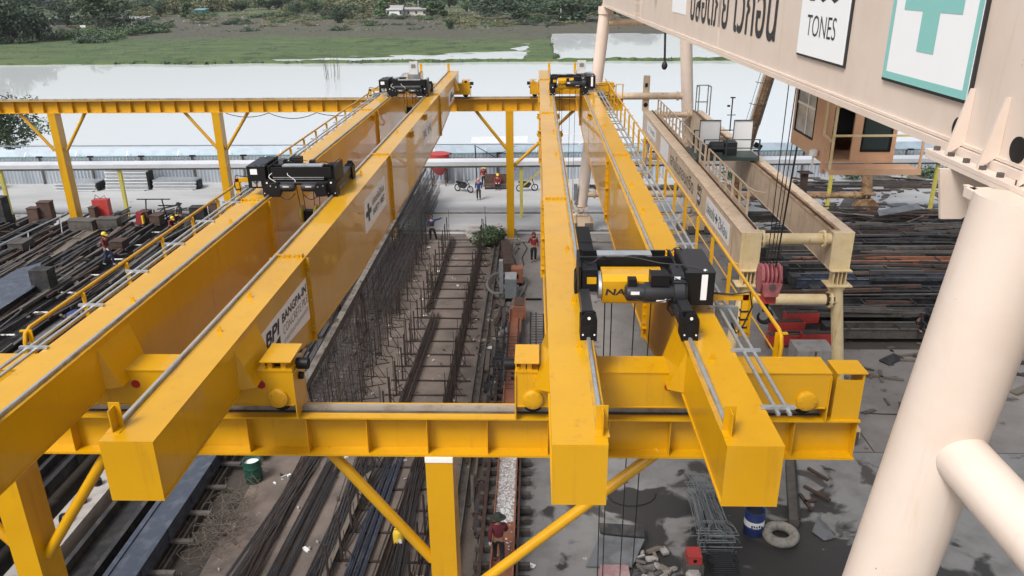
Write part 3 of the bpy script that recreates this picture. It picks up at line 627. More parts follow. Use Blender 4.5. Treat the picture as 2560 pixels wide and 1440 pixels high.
for yy in (7.75, 7.15, 6.5):
    fl.prism([(GX-.002, yy, 14.46), (GX-.17, yy, 14.34), (GX-.17, yy, 14.38), (GX-.04, yy, 14.98), (GX-.002, yy, 14.98)], (0, .03, 0))
for yy in (7.55, 6.75): fl.prism([(3.9, yy, 14.25), (4.9, yy, 14.25), (4.2, yy, 13.75), (4.0, yy, 13.75)], (0, .04, 0))
fl.prism([(3.82, 6.95, 14.25), (3.82, 5.6, 14.25), (3.86, 5.9, 13.6), (3.86, 6.4, 13.6)], (.05, 0, 0))
fl.m(RUG)
for k in range(9): fl.tube((4.075, 5.7+k*.29, 14.33), (4.075, 5.7+k*.29, 14.375), .035, 6)
fl.build('leg_flange', big)
for yy in (6.89, 7.92): MB(BK).lathe((GX, yy, 14.57), [(.115, 0), (.115, .012)], 24, (-1, 0, 0)).build('access_hole', big)
def bigleg(x1, x0, y, far, mm=BE):
    l = MB(mm).tube((x0, y, 1.75), (x1, y, 14.3), .375, 32)
    if far: l.tube((x1+.003, y, 13.9), (x1+.02, y, 14.34), .47, 20); l.m(BE).tube((x0-.02, y, 1.75), (x0+.06, y, 2.5), .40, 20)
    lo = l.build('leg', big); bogie(lo, x0, y, BO); return lo
bigleg(3.93, 2.37, 6.2, False); bigleg(9.6, 11.2, 6.2, False); bigleg(4.3, 3.10, 51.0, True); bigleg(9.15, 10.3, 51.0, True)
p1 = _ray(2390, 1128)*6.88+Vector((0, 0, H)); p2 = _ray(2606, 1368)*5.95+Vector((0, 0, H)); dd = (p2-p1)
tb = MB(BE).tube(p1-dd*.32, p1+dd*3.0, .235, 32); tb.build('brace', big)
for z, xa, xb in ((8.95, 3.8, 9.6), (13.4, 4.25, 9.2), (2.56, 3.2, 10.2)):
    tb = MB(BO).tube((xa, 51, z), (xb, 51, z), .22, 16); flange(tb, (xb-.55, 51, z), (xb, 51, z), .29); flange(tb, (xa+.75, 51, z), (xb, 51, z), .29); tb.build('brace', big)
tb = MB(MG).b(2.55, 2.8, 50.6, 50.85, 2.2, 3.3).tube((2.65, 50.7, 2.0), (2.9, 50.8, 2.0), .12, 12); tb.build('drive_motor', big)
def s100(T, P): T('100', .18, .46, .66, .42, INK, .07); T('TONES', .18, .17, .62, .18, INK, -.005)
def scross(T, P):
    P([(0, 0), (1, 0), (1, .045), (0, .045)], TEAL); P([(0, .045), (.045, .045), (.045, 1), (0, 1)], TEAL); P([(.955, .045), (1, .045), (1, 1), (.955, 1)], TEAL); P([(.045, .96), (.955, .96), (.955, 1), (.045, 1)], TEAL)
    cross(P, .16, .20, .66, .66, TEAL)
for (y0, y1, z0, z1, fn) in ((11.1, 13.1, 14.86, 16.55, s100), (7.82, 9.78, 14.86, 16.66, scross)):
    sb = MB(INK).b(GX-.035, GX-.003, y0-.03, y1+.03, z0-.035, z1); sb.build('sign_frame', big)
    sign(big, GX-.036, y0, y1, z0, z1-.01, fn, big, sx=-1, board=SIGNB, name='sign')
def sthai(T, P): T('ปลอดภัย ไว้ก่อน', 0, 0, 1, 1, INK, .015)
s = MB(INK).text('ปลอดภัย ไว้ก่อน', (GX-.008, 22.6, 14.9), (0, -1, 0), (0, 0, 1), 8.1, 1.25, .012); s.build('lettering', gbo)
def slab_sm(T, P): T('I', .14, .3, .09, .4, MG, .03); T('R', .42, .28, .26, .42, MG, .02)
sign(big, GX-.003, 23.3, 25.6, 15.0, 16.4, slab_sm, big, sx=-1, board=SIGNB)
s = MB(INK)
for k in range(6): s.add([(GX-.006, 30.4-.45*k/6, 16.5), (GX-.006, 30.4-.45*k/6-.06, 16.5), (GX-.006, 29.2, 14.95)], [(0, 1, 2)])
for k in range(6): s.add([(GX-.006, 28.0+.45*k/6, 16.5), (GX-.006, 28.0+.45*k/6+.06, 16.5), (GX-.006, 29.2, 14.95)], [(0, 1, 2)])
s.build('emblem', gbo)
ld = MB(BO)
for zz in (14.6, 15.0, 15.4, 15.8): ld.b(GX-.16, GX, 33.9, 33.93, zz, zz+.04).b(GX-.16, GX, 34.5, 34.53, zz, zz+.04).b(GX-.19, GX-.15, 33.85, 34.58, zz, zz+.04)
ld.build('ladder', big)
pc = G(1663, 82, 14.36); pe = AY(1661, 170, pc.y)
MB(CABLE).tube(pc, (pe.x, pe.y, pe.z+.15), .035, 6).lathe((pe.x, pe.y, pe.z), [(.03, .22), (.07, .16), (.10, .08), (.08, 0), (.04, -.05)], 12).build('pendant_weight', big)
# operator cab below the girders
cx0, cx1, cy0, cy1, cz0, cz1 = 5.98, 7.42, 16.3, 18.5, 12.36, 14.34
cb = MB(CAB); th = .05
def wall_y(y, holes):   # front wall with openings, pieces butted
    xs = [cx0]+[v for h in holes for v in (h[0], h[1])]+[cx1]
    for i in range(0, len(xs), 2): cb.b(xs[i], xs[i+1], y, y+th, cz0, cz1)
    for h in holes: cb.b(h[0], h[1], y, y+th, cz0, h[2]); cb.b(h[0], h[1], y, y+th, h[3], cz1)
wall_y(cy0, [(cx0+.12, cx0+.55, cz0+.04, cz0+1.85), (cx0+.74, cx0+1.34, cz0+.25, cz0+1.6)])
cb.b(cx1-th, cx1, cy0+th, cy1-th, cz0, cz1).b(cx0, cx1, cy0+.05, cy1-th, cz1-.04, cz1-.001).b(cx0, cx1, cy0+.05, cy1-th, cz0, cz0+.05)
for a, b2 in ((cy0+th, cy0+.75), (cy1-.16, cy1-th)): cb.b(cx0, cx0+th, a, b2, cz0+.05, cz1-.04)
cb.b(cx0, cx0+th, cy0+.75, cy1-.16, cz0+.05, cz0+.32).b(cx0, cx0+th, cy0+.75, cy1-.16, cz1-.35, cz1-.04)
cb.b(cx0, cx0+.3, cy1-th, cy1, cz0, cz1).b(cx1-.3, cx1, cy1-th, cy1, cz0, cz1).b(cx0+.3, cx1-.3, cy1-th, cy1, cz0, cz0+.5).b(cx0+.3, cx1-.3, cy1-th, cy1, cz0+1.7, cz1)
cb.b(cx0, cx0+.06, cy0-.06, cy0+.1, cz0-.22, cz0)
cabo = cb.build('operator_cab', big)
MB(CLEAR).b(cx0+.015, cx0+.03, cy0+.75, cy1-.16, cz0+.32, cz1-.35).m(BK).b(cx0-.01, cx0+.012, cy0+.75, cy0+.79, cz0+.32, cz1-.35).b(cx0-.01, cx0+.012, cy1-.2, cy1-.16, cz0+.32, cz1-.35).b(cx0-.01, cx0+.012, cy0+.79, cy1-.2, cz0+.32, cz0+.36).m(WH).b(cx0, cx0+.012, cy0+1.3, cy0+1.35, cz0+.36, cz1-.35).b(cx0+.001, cx0+.011, cy0+.79, cy1-.2, cz0+.95, cz0+1.0).build('window', cabo)
MB(GLASS).b(cx0+.76, cx0+1.32, cy0+.01, cy0+.03, cz0+.27, cz0+1.58).m(BK).b(cx0+.73, cx0+.77, cy0-.012, cy0-.002, cz0+.23, cz0+1.62).b(cx0+1.31, cx0+1.35, cy0-.012, cy0-.002, cz0+.23, cz0+1.62).b(cx0+.77, cx0+1.31, cy0-.012, cy0-.002, cz0+.23, cz0+.27).build('window', cabo)
MB(GLASS).b(cx0+.3, cx1-.3, cy1-.03, cy1-.01, cz0+.5, cz0+1.7).build('window', cabo)
MB(DG).b(cx0+.5, cx0+1.0, cy0+.8, cy0+1.3, cz0+.4, cz0+.52).b(cx0+.5, cx0+1.0, cy0+.75, cy0+.82, cz0+.5, cz0+1.15).b(cx0+.2, cx0+.4, cy0+.8, cy0+1.4, cz0+.05, cz0+.9).build('seat', cabo)
MB(WH).prism([(cx0+.85, cy0+.12, cz0+1.5), (cx0+1.1, cy0+.12, cz0+1.5), (cx0+1.2, cy0+.14, cz0+.95), (cx0+.8, cy0+.14, cz0+.9)], (0, .04, 0)).build('paper', cabo)
pf = MB(CAB).b(cx0-.08, cx1+.3, cy0-.62, cy0-.07, cz0-.06, cz0-.01).b(cx0-.08, cx1+.3, cy0-.66, cy0-.62, cz0-.1, cz0+.01)
pf.m(CREAM).b(cx0-.08, cx1+.28, cy0-.64, cy0-.60, cz0+.66, cz0+.70).m(CAB).b(cx1+.24, cx1+.28, cy0-.64, cy0-.60, cz0+.01, cz0+.9).b(cx1+.24, cx1+.28, cy0-.60, cy0, cz0+.66, cz0+.7)
for (a, b2) in (((cx0-.06, cy0-.6, cz0), (cx0-.06, cy0-.6, cz0+1.25)), ((cx0-.06, cy0-.6, cz0+1.25), (cx0-.06, cy0-.05, cz0+1.4)), ((cx0-.06, cy0-.05, cz0+.6), (cx0-.06, cy0-.05, cz0+1.4)), ((cx0-.06, cy0-.05, cz0+.6), (cx0-.06, cy0-.6, cz0+.55)), ((cx0-.06, cy0-.6, cz0+1.25), (cx0+.4, cy0-.6, cz0+1.28))): pf.m(CREAM).bar(a, b2, .045, .045)
pf.build('platform', cabo)
MB(WH).lathe((cx0-.1, cy0+.3, cz0+.1), [(.09, 0), (.09, .1), (.02, .13)], 14).b(cx0-.12, cx0-.08, cy0+.28, cy0+.32, cz0-.25, cz0+.1).build('camera_dome', cabo)
hk = MB(CABLE)
for (x, y) in ((7.0, 21.6), (7.06, 21.8), (7.0, 22.35), (7.35, 21.7), (7.42, 21.8), (7.4, 22.4)): hk.tube((x, y, 14.6), (7.0+(x-7.2)*.5, 22.0+(y-22)*.4, 8.0), .014, 5)
hk.build('rope', big)
bx, by, bz = 7.0, 22.1, 7.55
hb = MB(PINK)
for k in (-.24, -.12, 0, .12, .24): hb.lathe((bx+k-.035, by, bz+.12), [(.30, 0), (.36, .015), (.36, .055), (.30, .07)], 22, (1, 0, 0))
hb.prism([(bx-.30, by-.36, bz+.1), (bx-.30, by-.2, bz-.35), (bx-.30, by+.2, bz-.35), (bx-.30, by+.36, bz+.1), (bx-.30, by+.2, bz+.45), (bx-.30, by-.2, bz+.45)], (.03, 0, 0)).prism([(bx+.27, by-.36, bz+.1), (bx+.27, by-.2, bz-.35), (bx+.27, by+.2, bz-.35), (bx+.27, by+.36, bz+.1), (bx+.27, by+.2, bz+.45), (bx+.27, by-.2, bz+.45)], (.03, 0, 0))
hb.prism([(bx-.29, by-.42, bz+.0), (bx+.29, by-.42, bz+.0), (bx+.2, by-.40, bz-.42), (bx-.2, by-.40, bz-.42)], (0, .8, 0)).m(RED).b(bx-.22, bx+.22, by-.2, by+.2, bz-.72, bz-.40).m(RUG).lathe((bx, by-.425, bz-.1), [(.1, 0), (.1, .02)], 12, (0, -1, 0))
hb.m(BK).tube((bx, by, bz-1.05), (bx, by, bz-.7), .09, 12).path([(bx+.2*math.sin(a), by, bz-1.22-.2*math.cos(a)) for a in [math.pi*(.9-1.6*k/10) for k in range(11)]], [.075]*6+[.065, .055, .05, .04, .03], 8); hb.build('hook_block', big)

# the smaller gantry, lower, between the yellow crane and the cab
sg = thing('gantry_crane', 'small worn cream gantry crane with Thai lettering and rusting handrail', 'gantry crane', (8.7, 25, 0))
SX0, SX1, TX0, TX1, SY0, SY1, SZ0, SZ1 = 6.86, 7.48, 9.86, 10.5, 24.9, 50.6, 6.85, 8.08
sl_ = MB(BO).b(SX0, SX1, SY0+.05, SY1, SZ0, SZ1).b(SX0-.05, SX1+.02, SY0+.05, SY1, SZ1, SZ1+.025).b(SX0-.05, SX1+.03, SY0+.05, SY1, SZ0-.025, SZ0).m(CREAM).b(SX0-.02, SX1+.02, SY0, SY0+.05, SZ0-.03, SZ1+.03)
slo = sl_.build('girder', sg)
sr_ = MB(BO).b(TX0, TX1, SY0+.05, SY1, SZ0, SZ1).b(TX0-.03, TX1+.05, SY0+.05, SY1, SZ1, SZ1+.025).b(TX0-.03, TX1+.05, SY0+.05, SY1, SZ0-.025, SZ0); sr_.m(CREAM).b(TX0-.02, TX1+.02, SY0, SY0+.05, SZ0-.03, SZ1+.03)
sro = sr_.build('girder', sg)
MB(RU).b(TX0+.07, TX0+.12, SY0+.4, SY1-.2, SZ1+.025, SZ1+.09).m(BR).b(TX0-.02, TX0+.3, SY0+.3, SY1-.2, SZ1+.026, SZ1+.032).build('rail', sro)
MB(RU).b(SX1-.12, SX1-.07, SY0+.4, SY1-.2, SZ1+.025, SZ1+.09).build('rail', slo)
for (y, z, xa, xb, m) in ((SY0+.32, 7.80, SX1, TX0, CREAM), (SY0+.1, 5.70, 7.15, 10.3, CREAM), (SY1-.4, 7.9, SX1, TX0, BO), (SY1-.3, 5.2, 7.2, 10.4, BO)):
    tb = MB(m).tube((xa, y, z), (xb, y, z), .19, 20); flange(tb, (xb-.25, y, z), (xb, y, z), .30); flange(tb, (xa+.12, y, z), (xb, y, z), .30)
    if m is CREAM: tb.m(RU).tube((xb-.4, y, z), (xb-.12, y, z), .20, 16) if z < 6 else None
    tb.build('tie_tube', sg)
for (xt, xb, y) in ((7.2, 6.55, SY0+.12), (10.22, 10.92, SY0+.12), (7.2, 6.5, SY1-.3), (10.2, 10.95, SY1-.3)):
    l = MB(CREAM if y < 30 else BO).tube((xb, y, 1.7), (xt, y, 6.25), .20, 20); a = MB
    l.b(xt-.42, xt+.42, y-.3, y+.3, 6.25, 6.29).b(xt-.36, xt+.36, y-.26, y+.26, 6.78, 6.82)
    for dx in (-.2, -.06, .06, .2): l.b(xt+dx-.015, xt+dx+.015, y-.2, y+.2, 6.29, 6.78)
    l.prism([(xt-.38, y-.02, 6.25), (xt+.38, y-.02, 6.25), (xt+.2, y-.02, 5.95), (xt-.2, y-.02, 5.95)], (0, .04, 0))
    lo = l.build('leg', sg); bogie(lo, xb, y, BO)
hr = MB(BO)
for (ya, yb) in ((26.9, 33.6), (34.3, 48.5)):
    for z in (8.62, 9.12): hr.tube((SX1-.02, ya, z), (SX1-.02, yb, z), .03, 8)
    y = ya
    while y <= yb+.01: hr.b(SX1-.06, SX1+.02, y-.04, y+.04, SZ1+.026, 9.12); y += (yb-ya)/round((yb-ya)/1.12)
    hr.b(SX1+.001, SX1+.02, ya, yb, SZ1+.03, SZ1+.22)
hr.path([(SX1-.02, 26.9, 9.12), (SX1+.1, 26.4, 9.12), (SX1+.35, 26.2, 9.12)], .03, 8); hr.build('handrail', slo)
s = MB(INK).text('เสาเข็มคอนกรีต', (SX0-.004, 39.6, 7.15), (0, -1, 0), (0, 0, 1), 6.2, .72, .012); s.build('lettering', slo)
s = MB(INK).text('BPI', (SX0-.004, 32.55, 7.62), (0, -1, 0), (0, 0, 1), .85, .25, .04)
s.add([(SX0-.004, 32.5, 7.55), (SX0-.004, 31.75, 7.55), (SX0-.004, 31.75, 7.2), (SX0-.004, 32.1, 7.0), (SX0-.004, 32.5, 7.2)], [(0, 1, 2, 3, 4)]); s.m(SIGNW).text('BPI', (SX0-.007, 32.4, 7.25), (0, -1, 0), (0, 0, 1), .5, .2, .05); s.build('emblem', slo)
def sgT(T, P):
    T('ปลอดภัย', .04, .2, .36, .6, DTEAL, .015); cross(P, .43, .25, .1, .5, DTEAL); T('ไว้ก่อน', .57, .2, .36, .6, DTEAL, .015)
def sgN(T, P): T('5 TONES', .15, .3, .7, .4, NAVY, .01)
def sgE(T, P): pass
for (a, b2, z0, z1, fn) in ((26.6, 30.6, 7.08, 7.84, sgT), (40.3, 42.9, 7.0, 7.95, sgE), (44.8, 48.4, 7.2, 7.85, sgN)): sign(sg, SX0-.002, a, b2, z0, z1, fn, slo, sx=-1, board=SIGNW)
tr = thing('trolley_platform', 'dark green trolley platform with white panels riding on the small cream gantry', 'trolley', (8.7, 36.5, 8.17))
DGR = mat('dark_green_paint', (.03, .055, .05), .5, col2=(.05, .06, .05), scale=4)
f = MB(DGR).b(7.3, 10.15, 35.4, 37.9, 8.2, 8.36)
for x in (7.62, 8.62, 10.1):
    for y in (35.45, 37.85): f.b(x-.03, x+.03, y-.03, y+.03, 8.36, 9.15)
for y in (35.45, 37.85): f.b(7.6, 10.12, y-.02, y+.02, 9.13, 9.17).b(7.6, 10.12, y-.02, y+.02, 8.75, 8.79)
f.build('frame', tr)
for x0, x1 in ((7.68, 8.6), (9.25, 10.1)):
    f = MB(WH).b(x0, x1, 36.9, 36.95, 8.36, 9.78).m(DGR).b(x0-.03, x1+.03, 36.86, 36.89, 9.76, 9.80).b(x0-.03, x0, 36.86, 36.89, 8.36, 9.76).b(x1, x1+.03, 36.86, 36.89, 8.36, 9.76); f.build('panel', tr)
MB(DG).lathe((8.0, 36.1, 8.7), [(.2, 0), (.26, .05), (.26, .6), (.2, .65)], 16, (1, 0, 0)).b(7.75, 8.1, 36.0, 36.5, 8.36, 8.75).b(8.7, 9.2, 35.8, 36.5, 8.36, 8.95).build('winch', tr)
MB(BK).tube((9.3, 37.85, 9.1), (9.3, 37.85, 10.7), .03, 8).b(9.1, 9.5, 37.83, 37.87, 9.85, 9.88).b(9.2, 9.42, 37.8, 37.9, 10.65, 10.7).b(9.08, 9.2, 37.8, 37.9, 10.25, 10.33).build('mast', tr)
cg = MB(MG)
for a, b2 in (((9.9, 49.4, 8.1), (9.9, 49.4, 9.8)), ((10.6, 49.4, 8.1), (10.6, 49.4, 9.8)), ((9.9, 48.6, 8.1), (9.9, 48.6, 9.8)), ((9.9, 49.4, 9.8), (10.6, 49.4, 9.8)), ((9.9, 48.6, 9.8), (9.9, 49.4, 9.8)), ((9.9, 49.4, 8.8), (10.6, 49.4, 8.8)), ((10.6, 49.4, 9.8), (10.6, 48.6, 9.8)), ((10.6, 48.6, 9.8), (10.6, 48.6, 8.1))): cg.bar(a, b2, .06, .06)
cg.build('ladder_guard', sro)
MB(BO).b(6.85, 7.25, 51.0, 51.25, 8.0, 10.2).m(BK).b(6.95, 7.12, 50.985, 51.0, 9.5, 9.75).lathe((7.04, 50.99, 8.4), [(.14, 0), (.14, .01)], 16, (0, -1, 0)).build('control_box', sg)

# rusting gantry behind
rg = thing('gantry_crane', 'rusting beige gantry crane leg frame with caged ladder behind the cab', 'gantry crane', (18.8, 54.66, 0))
YR = 54.66
def rleg(xt, xb, y):
    l = MB(BR).tube((xb, y, 1.55), (xt, y, 14.0), .36, 24); l.b(xb-.5, xb+.5, y-.3, y+.3, 1.5, 1.56); lo = l.build('leg', rg); bogie(lo, xb, y, BR); return lo
lf = rleg(16.6, 14.05, YR); rleg(21.5, 23.5, YR); rleg(16.6, 14.05, 4.0); rleg(21.5, 23.5, 4.0)
for x0 in (16.1, 20.9): MB(BO).b(x0, x0+1.1, 2, 56.5, 14.0, 15.6).build('girder', rg)
t_ = MB(BR).tube((14.3, YR, 1.46), (23.3, YR, 1.46), .22, 16); flange(t_, (22.6, YR, 1.46), (23.3, YR, 1.46), .32); t_.m(RU).b(18.75, 19.15, YR-.2, YR+.2, 1.68, 3.1).b(18.5, 19.4, YR-.4, YR+.4, 3.1, 3.16).build('tie_tube', rg)
ax_ = Vector((2.55/12.45, 0, 1)).normalized(); off = Vector((-.30, -.62, 0))
def lp(z): return Vector((14.05+(z-1.55)*2.55/12.45, YR, z))
ldd = MB(RU)
for dx in (-.22, .22): ldd.bar(lp(2)+Vector((-.1+dx, -.42, 0)), lp(13.5)+Vector((-.1+dx, -.42, 0)), .05, .05)
z = 2.2
while z < 13.4: ldd.bar(lp(z)+Vector((-.32, -.42, 0)), lp(z)+Vector((.12, -.42, 0)), .03, .03); z += .33
hoop = [(-.1+.55*math.cos(a), -.42+.85*math.sin(a)*(1 if math.sin(a) < 0 else 0)) for a in [math.pi+math.pi*k/8 for k in range(9)]]
ldd.m(DGR)
for z in (6.6, 8.0, 9.4, 10.8, 12.2, 13.4): ldd.path([lp(z)+Vector((x-.25, y, 0)) for x, y in hoop], .025, 5)
for x, y in hoop[1:-1]: ldd.tube(lp(6.6)+Vector((x-.25, y, 0)), lp(13.4)+Vector((x-.25, y, 0)), .016, 5)
ldd.build('caged_ladder', lf)
MB(BK).box((lp(5.1).x+.55, YR-.5, 5.1), (.5, .3, .35), Matrix.Rotation(.5, 3, 'Y')).build('floodlight', lf)

# ================================================================== YARD: MOULD BEDS
rnd = random.Random(11)
def bed(name, label, ax, c, w, a, b, zt, m1, m2, cat='mould bed', group='steel mould beds in the yard', plate=None, ties=1.9, ends=True, zb=0.0):
    """a long steel bed: ax 'y' runs along Y at x=c, ax 'x' runs along X at y=c"""
    def bb(mb, u0, u1, v0, v1, z0, z1):
        return mb.b(c+u0, c+u1, v0, v1, z0, z1) if ax == 'y' else mb.b(v0, v1, c+u0, c+u1, z0, z1)
    t = thing(name, label, cat, (c, a, 0) if ax == 'y' else (a, c, 0), group); h = w/2
    for s in (-1, 1):
        r = MB(m1); u0, u1 = sorted((s*h, s*(h-.07)))
        bb(r, u0, u1, a, b, zt-.42, zt); u0, u1 = sorted((s*(h+.06), s*(h-.09))); bb(r, u0, u1, a, b, zt, zt+.025); bb(r, u0, u1, a, b, zt-.445, zt-.42)
        v = a+.6
        while v < b: bb(r, *sorted((s*h, s*(h+.05))), v, v+.04, zt-.42, zt); v += 1.7
        r.build('side_rail', t)
    p = MB(plate or m2); bb(p, -h+.08, h-.08, a+.1, b-.1, zt-.36, zt-.30 if plate is None else zt-.02); p.build('base_plate', t)
    v = a+.5
    while v < b: bb(MB(m2), -h+.02, h-.02, v, v+.25, zb, zt-.45).build('support', t); v += 6.2
    if ties:
        v = a+.8
        while v < b:
            z = zt+.03; q = rnd.uniform(.0, .3); bb(MB(m2), -h-.05, h*(.4+q), v, v+.06, z, z+.05).build('cross_tie', t); v += ties*rnd.uniform(.7, 1.3)
    if ends:
        for v in (a, b):
            e = MB(m2); bb(e, -h*.8, h*.8, v-.25, v+.25, zt-.4, zt+.12); e.build('end_block', t)
    return t
col_l = [(-35.2, 1.0, DS, RU), (-33.6, .9, RUG, RU), (-32.1, .8, DS, DS), (-30.6, .7, RU, RUG), (-29.3, .6, RUG, DS), (-28.1, .8, WOODM, RUG), (-26.7, .9, DS, DS), (-25.3, .75, RUG, DS)]
txt = {DS: 'black oily', RU: 'rust brown', RUG: 'grey rusty', WOODM: 'pale grey'}
where = ['at the far left', 'second in from the far left', 'third in from the far left', 'beneath the sloping pipe rail', 'beside the pale planked bed', 'with a planked pale top', 'next to the tilted steel plate', 'along the bed of white rungs']
for (x, wd, a, b2), wh in zip(col_l, where):
    y1 = 49.5+rnd.uniform(-1.2, 1.0)
    bed('mould_bed', 'long %s steel mould bed %s of the left yard' % (txt[a], wh), 'y', x, wd, 14+rnd.uniform(0, 3), y1, 1.35+rnd.uniform(-.15, .2), a, b2, plate=(WOODM if a is WOODM else None), ties=2.4)
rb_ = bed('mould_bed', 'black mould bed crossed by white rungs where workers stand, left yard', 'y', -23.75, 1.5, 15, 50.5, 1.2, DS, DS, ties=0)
y = 16.0
while y < 49: MB(WH).b(-24.2, -23.4, y, y+.07, 1.26, 1.31).build('rung', rb_); y += 2.55
q = MB(RBR)
for k in range(9): q.path([(-24.4+.16*k+.05*math.sin(j*1.3+k), 15+j*3.5, 1.26+.04*math.sin(j*2+k)) for j in range(11)], .015, 4)
q.build('rebar', rb_)
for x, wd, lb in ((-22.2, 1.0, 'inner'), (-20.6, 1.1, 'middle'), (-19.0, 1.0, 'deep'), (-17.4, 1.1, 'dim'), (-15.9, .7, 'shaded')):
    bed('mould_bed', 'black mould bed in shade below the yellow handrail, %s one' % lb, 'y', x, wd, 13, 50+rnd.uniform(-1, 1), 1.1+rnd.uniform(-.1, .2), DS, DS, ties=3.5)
# pieces lying on the left beds
def item(name, label, cat, mb, loc, group=None): return one(mb, name, label, cat, loc, group)
q = MB(BS).prism([(-27.9, 31.0, 1.62), (-27.9, 38.8, 1.62), (-27.0, 39.6, 1.75), (-25.2, 36.0, 1.72), (-25.2, 29, 1.6)], (0, 0, .05)); item('steel_plate', 'large slate grey steel plate lying over the left mould beds', 'steel plate', q, (-26.5, 34, 1.5))
q = MB(DS).b(-25.5, -24.55, 36.2, 36.9, 1.35, 2.55); item('steel_box', 'black steel box standing at the corner of the grey plate', 'steel box', q, (-25, 36.5, 1.3))
q = MB(GV).tube(G(0, 612, 2.0), G(165, 534, 2.0), .05, 8)
for (px, py) in ((150, 541), (70, 579)):
    p = G(px, py, 2.0); q.bar(p, (p.x-.3, p.y+.2, 1.35), .06, .06).bar(p, (p.x+.9, p.y-1.6, 1.2), .05, .05)
item('pipe_rail', 'thin grey pipe rail on stays sloping across the left beds', 'pipe rail', q, (-30.8, 45, 1.4))
bx_ = [(15, 557, .7, .8, 2.0, DS, 'tall black steel box at the left edge of the yard'), (92, 556, .8, .6, 1.15, RU, 'rusty steel box by the pale yellow post'), (122, 552, .95, .7, 1.5, RU, 'taller rusty box left of the yellow column'),
       (213, 574, 1.9, .9, .75, RUG, 'dented grey green chest right of the yellow column foot'), (276, 571, 1.5, .8, .8, RUG, 'lidded grey steel chest below the red box'), (240, 556, .5, .5, 1.2, RU, 'narrow rusty box beside the red box'),
       (368, 556, .7, .7, .9, RU, 'rust brown box next to the orange canister'), (395, 560, .8, .8, .7, RU, 'low rusty block under the black bar stand'), (500, 552, 1.1, .8, 1.1, DS, 'black box between the yellow handrail posts'), (540, 548, .7, .6, 1.3, RU, 'brown box behind the handrail end'),
       (300, 618, .9, .9, .5, RU, 'low rust block beside the walking worker'), (55, 620, 1.0, 1.4, .5, RUG, 'grey block lying across two beds')]
for (px, py, wx, wy, hz, m, lb) in bx_:
    p = G(px, py, 1.35); a = rnd.uniform(-.12, .12)
    q = MB(m).box((p.x, p.y, 1.35+hz*.43), (wx*.85, wy*.85, hz*.86), a).box((p.x, p.y, 1.35+hz*.86+.02), (wx*.85+.06, wy*.85+.06, .04), a).box((p.x, p.y-wy*.43, 1.35+hz*.3), (wx*.7, .04, .05), a)
    item('steel_box', lb, 'steel box', q, (p.x, p.y, 1.35))
p = G(260, 540, 1.6); q = MB(RED).box((p.x, p.y, 2.2), (1.0, .5, 1.1), .1).m(RUG).path([(p.x-.4, p.y, 2.7), (p.x-.3, p.y, 3.05), (p.x, p.y, 2.8), (p.x+.3, p.y, 3.0), (p.x+.4, p.y, 2.7)], .025, 5); item('steel_box', 'faded red steel box with wire handles on top', 'steel box', q, (p.x, p.y, 1.5))
p = G(400, 548, 1.5); q = MB(BK)
for a, b2 in (((-.9, 0, 0), (-.7, 0, 1.35)), ((.5, 0, 0), (.35, 0, 1.35)), ((-1.3, 0, 1.35), (.9, 0, 1.35)), ((-.2, -.2, 0), (-.2, -.2, .7))): q.bar(p+Vector(a), p+Vector(b2), .06, .06)
item('bar_stand', 'thin black bar stand with a wide top bar on the left beds', 'bar stand', q, (p.x, p.y, 1.4))
p = G(425, 540, 1.4); q = MB(RUG)
for k in range(14): q.bar(p+Vector((rnd.uniform(-1.3, .9), rnd.uniform(-.6, .6), rnd.uniform(.1, .6))), p+Vector((rnd.uniform(-.6, 1.4), rnd.uniform(-.6, .6), rnd.uniform(.2, .9))), .12, .07)
item('scrap_heap', 'heap of dark scrap bars behind the thin black bar stand', 'scrap heap', q, (p.x, p.y, 1.4))
p = G(349, 562, 1.4); q = MB(REDC).prism([p+Vector((-.25, 0, 0)), p+Vector((.25, 0, 0)), p+Vector((.22, 0, .75)), p+Vector((-.1, 0, .85))], (0, .3, 0)).m(HELM).b(p.x+.2, p.x+.3, p.y-.02, p.y+.2, 1.45, 2.0); item('canister', 'orange red canister with yellow stripe standing near the rusty boxes', 'canister', q, (p.x, p.y, 1.4))
def debris(name, zs, n, mats_, x0, x1, y0, y1, seed, smax=.5):
    r = random.Random(seed); mb = MB(mats_[0])
    for k in range(n):
        mb.m(r.choice(mats_)); L = r.uniform(.08, smax)*(2 if r.random() < .25 else 1)
        mb.box((r.uniform(x0, x1), r.uniform(y0, y1), zs+r.uniform(.0, .06)), (L, L*r.uniform(.15, .6), r.uniform(.02, .09)), Matrix.Rotation(r.uniform(0, 3.1), 3, 'Z') @ Matrix.Rotation(r.uniform(-.3, .3), 3, 'X'))
    o = mb.build(name, smooth=False); o['kind'] = 'stuff'; return o
def bars(name, n, mats_, x0, x1, y0, y1, z0, z1, ax, seed, lo=1.2, hi=6.0):
    r = random.Random(seed); mb = MB(mats_[0])
    for k in range(n):
        mb.m(r.choice(mats_)); L = r.uniform(lo, hi); a = r.gauss(0, .06)+(math.pi/2 if ax == 'y' else 0); x, y, z = r.uniform(x0, x1), r.uniform(y0, y1), r.uniform(z0, z1)
        d = Vector((math.cos(a), math.sin(a), r.gauss(0, .02)))*L/2; mb.bar(Vector((x, y, z))-d, Vector((x, y, z))+d, r.uniform(.05, .22), r.uniform(.04, .2))
    o = mb.build(name, smooth=False); o['kind'] = 'stuff'; return o
bars('steel_debris', 420, [RU, RUG, DS, DS, RUG, RB], -36, -16.5, 18, 50, 1.25, 1.55, 'y', 3)
bars('steel_debris', 260, [RU, RUG, DS, DS, RB], 14, 36, 35, 53, .5, 1.15, 'x', 4)
debris('debris', 1.28, 220, [RU, RUG, DS, DS, RUG], -36, -17, 26, 51, 3, .6)
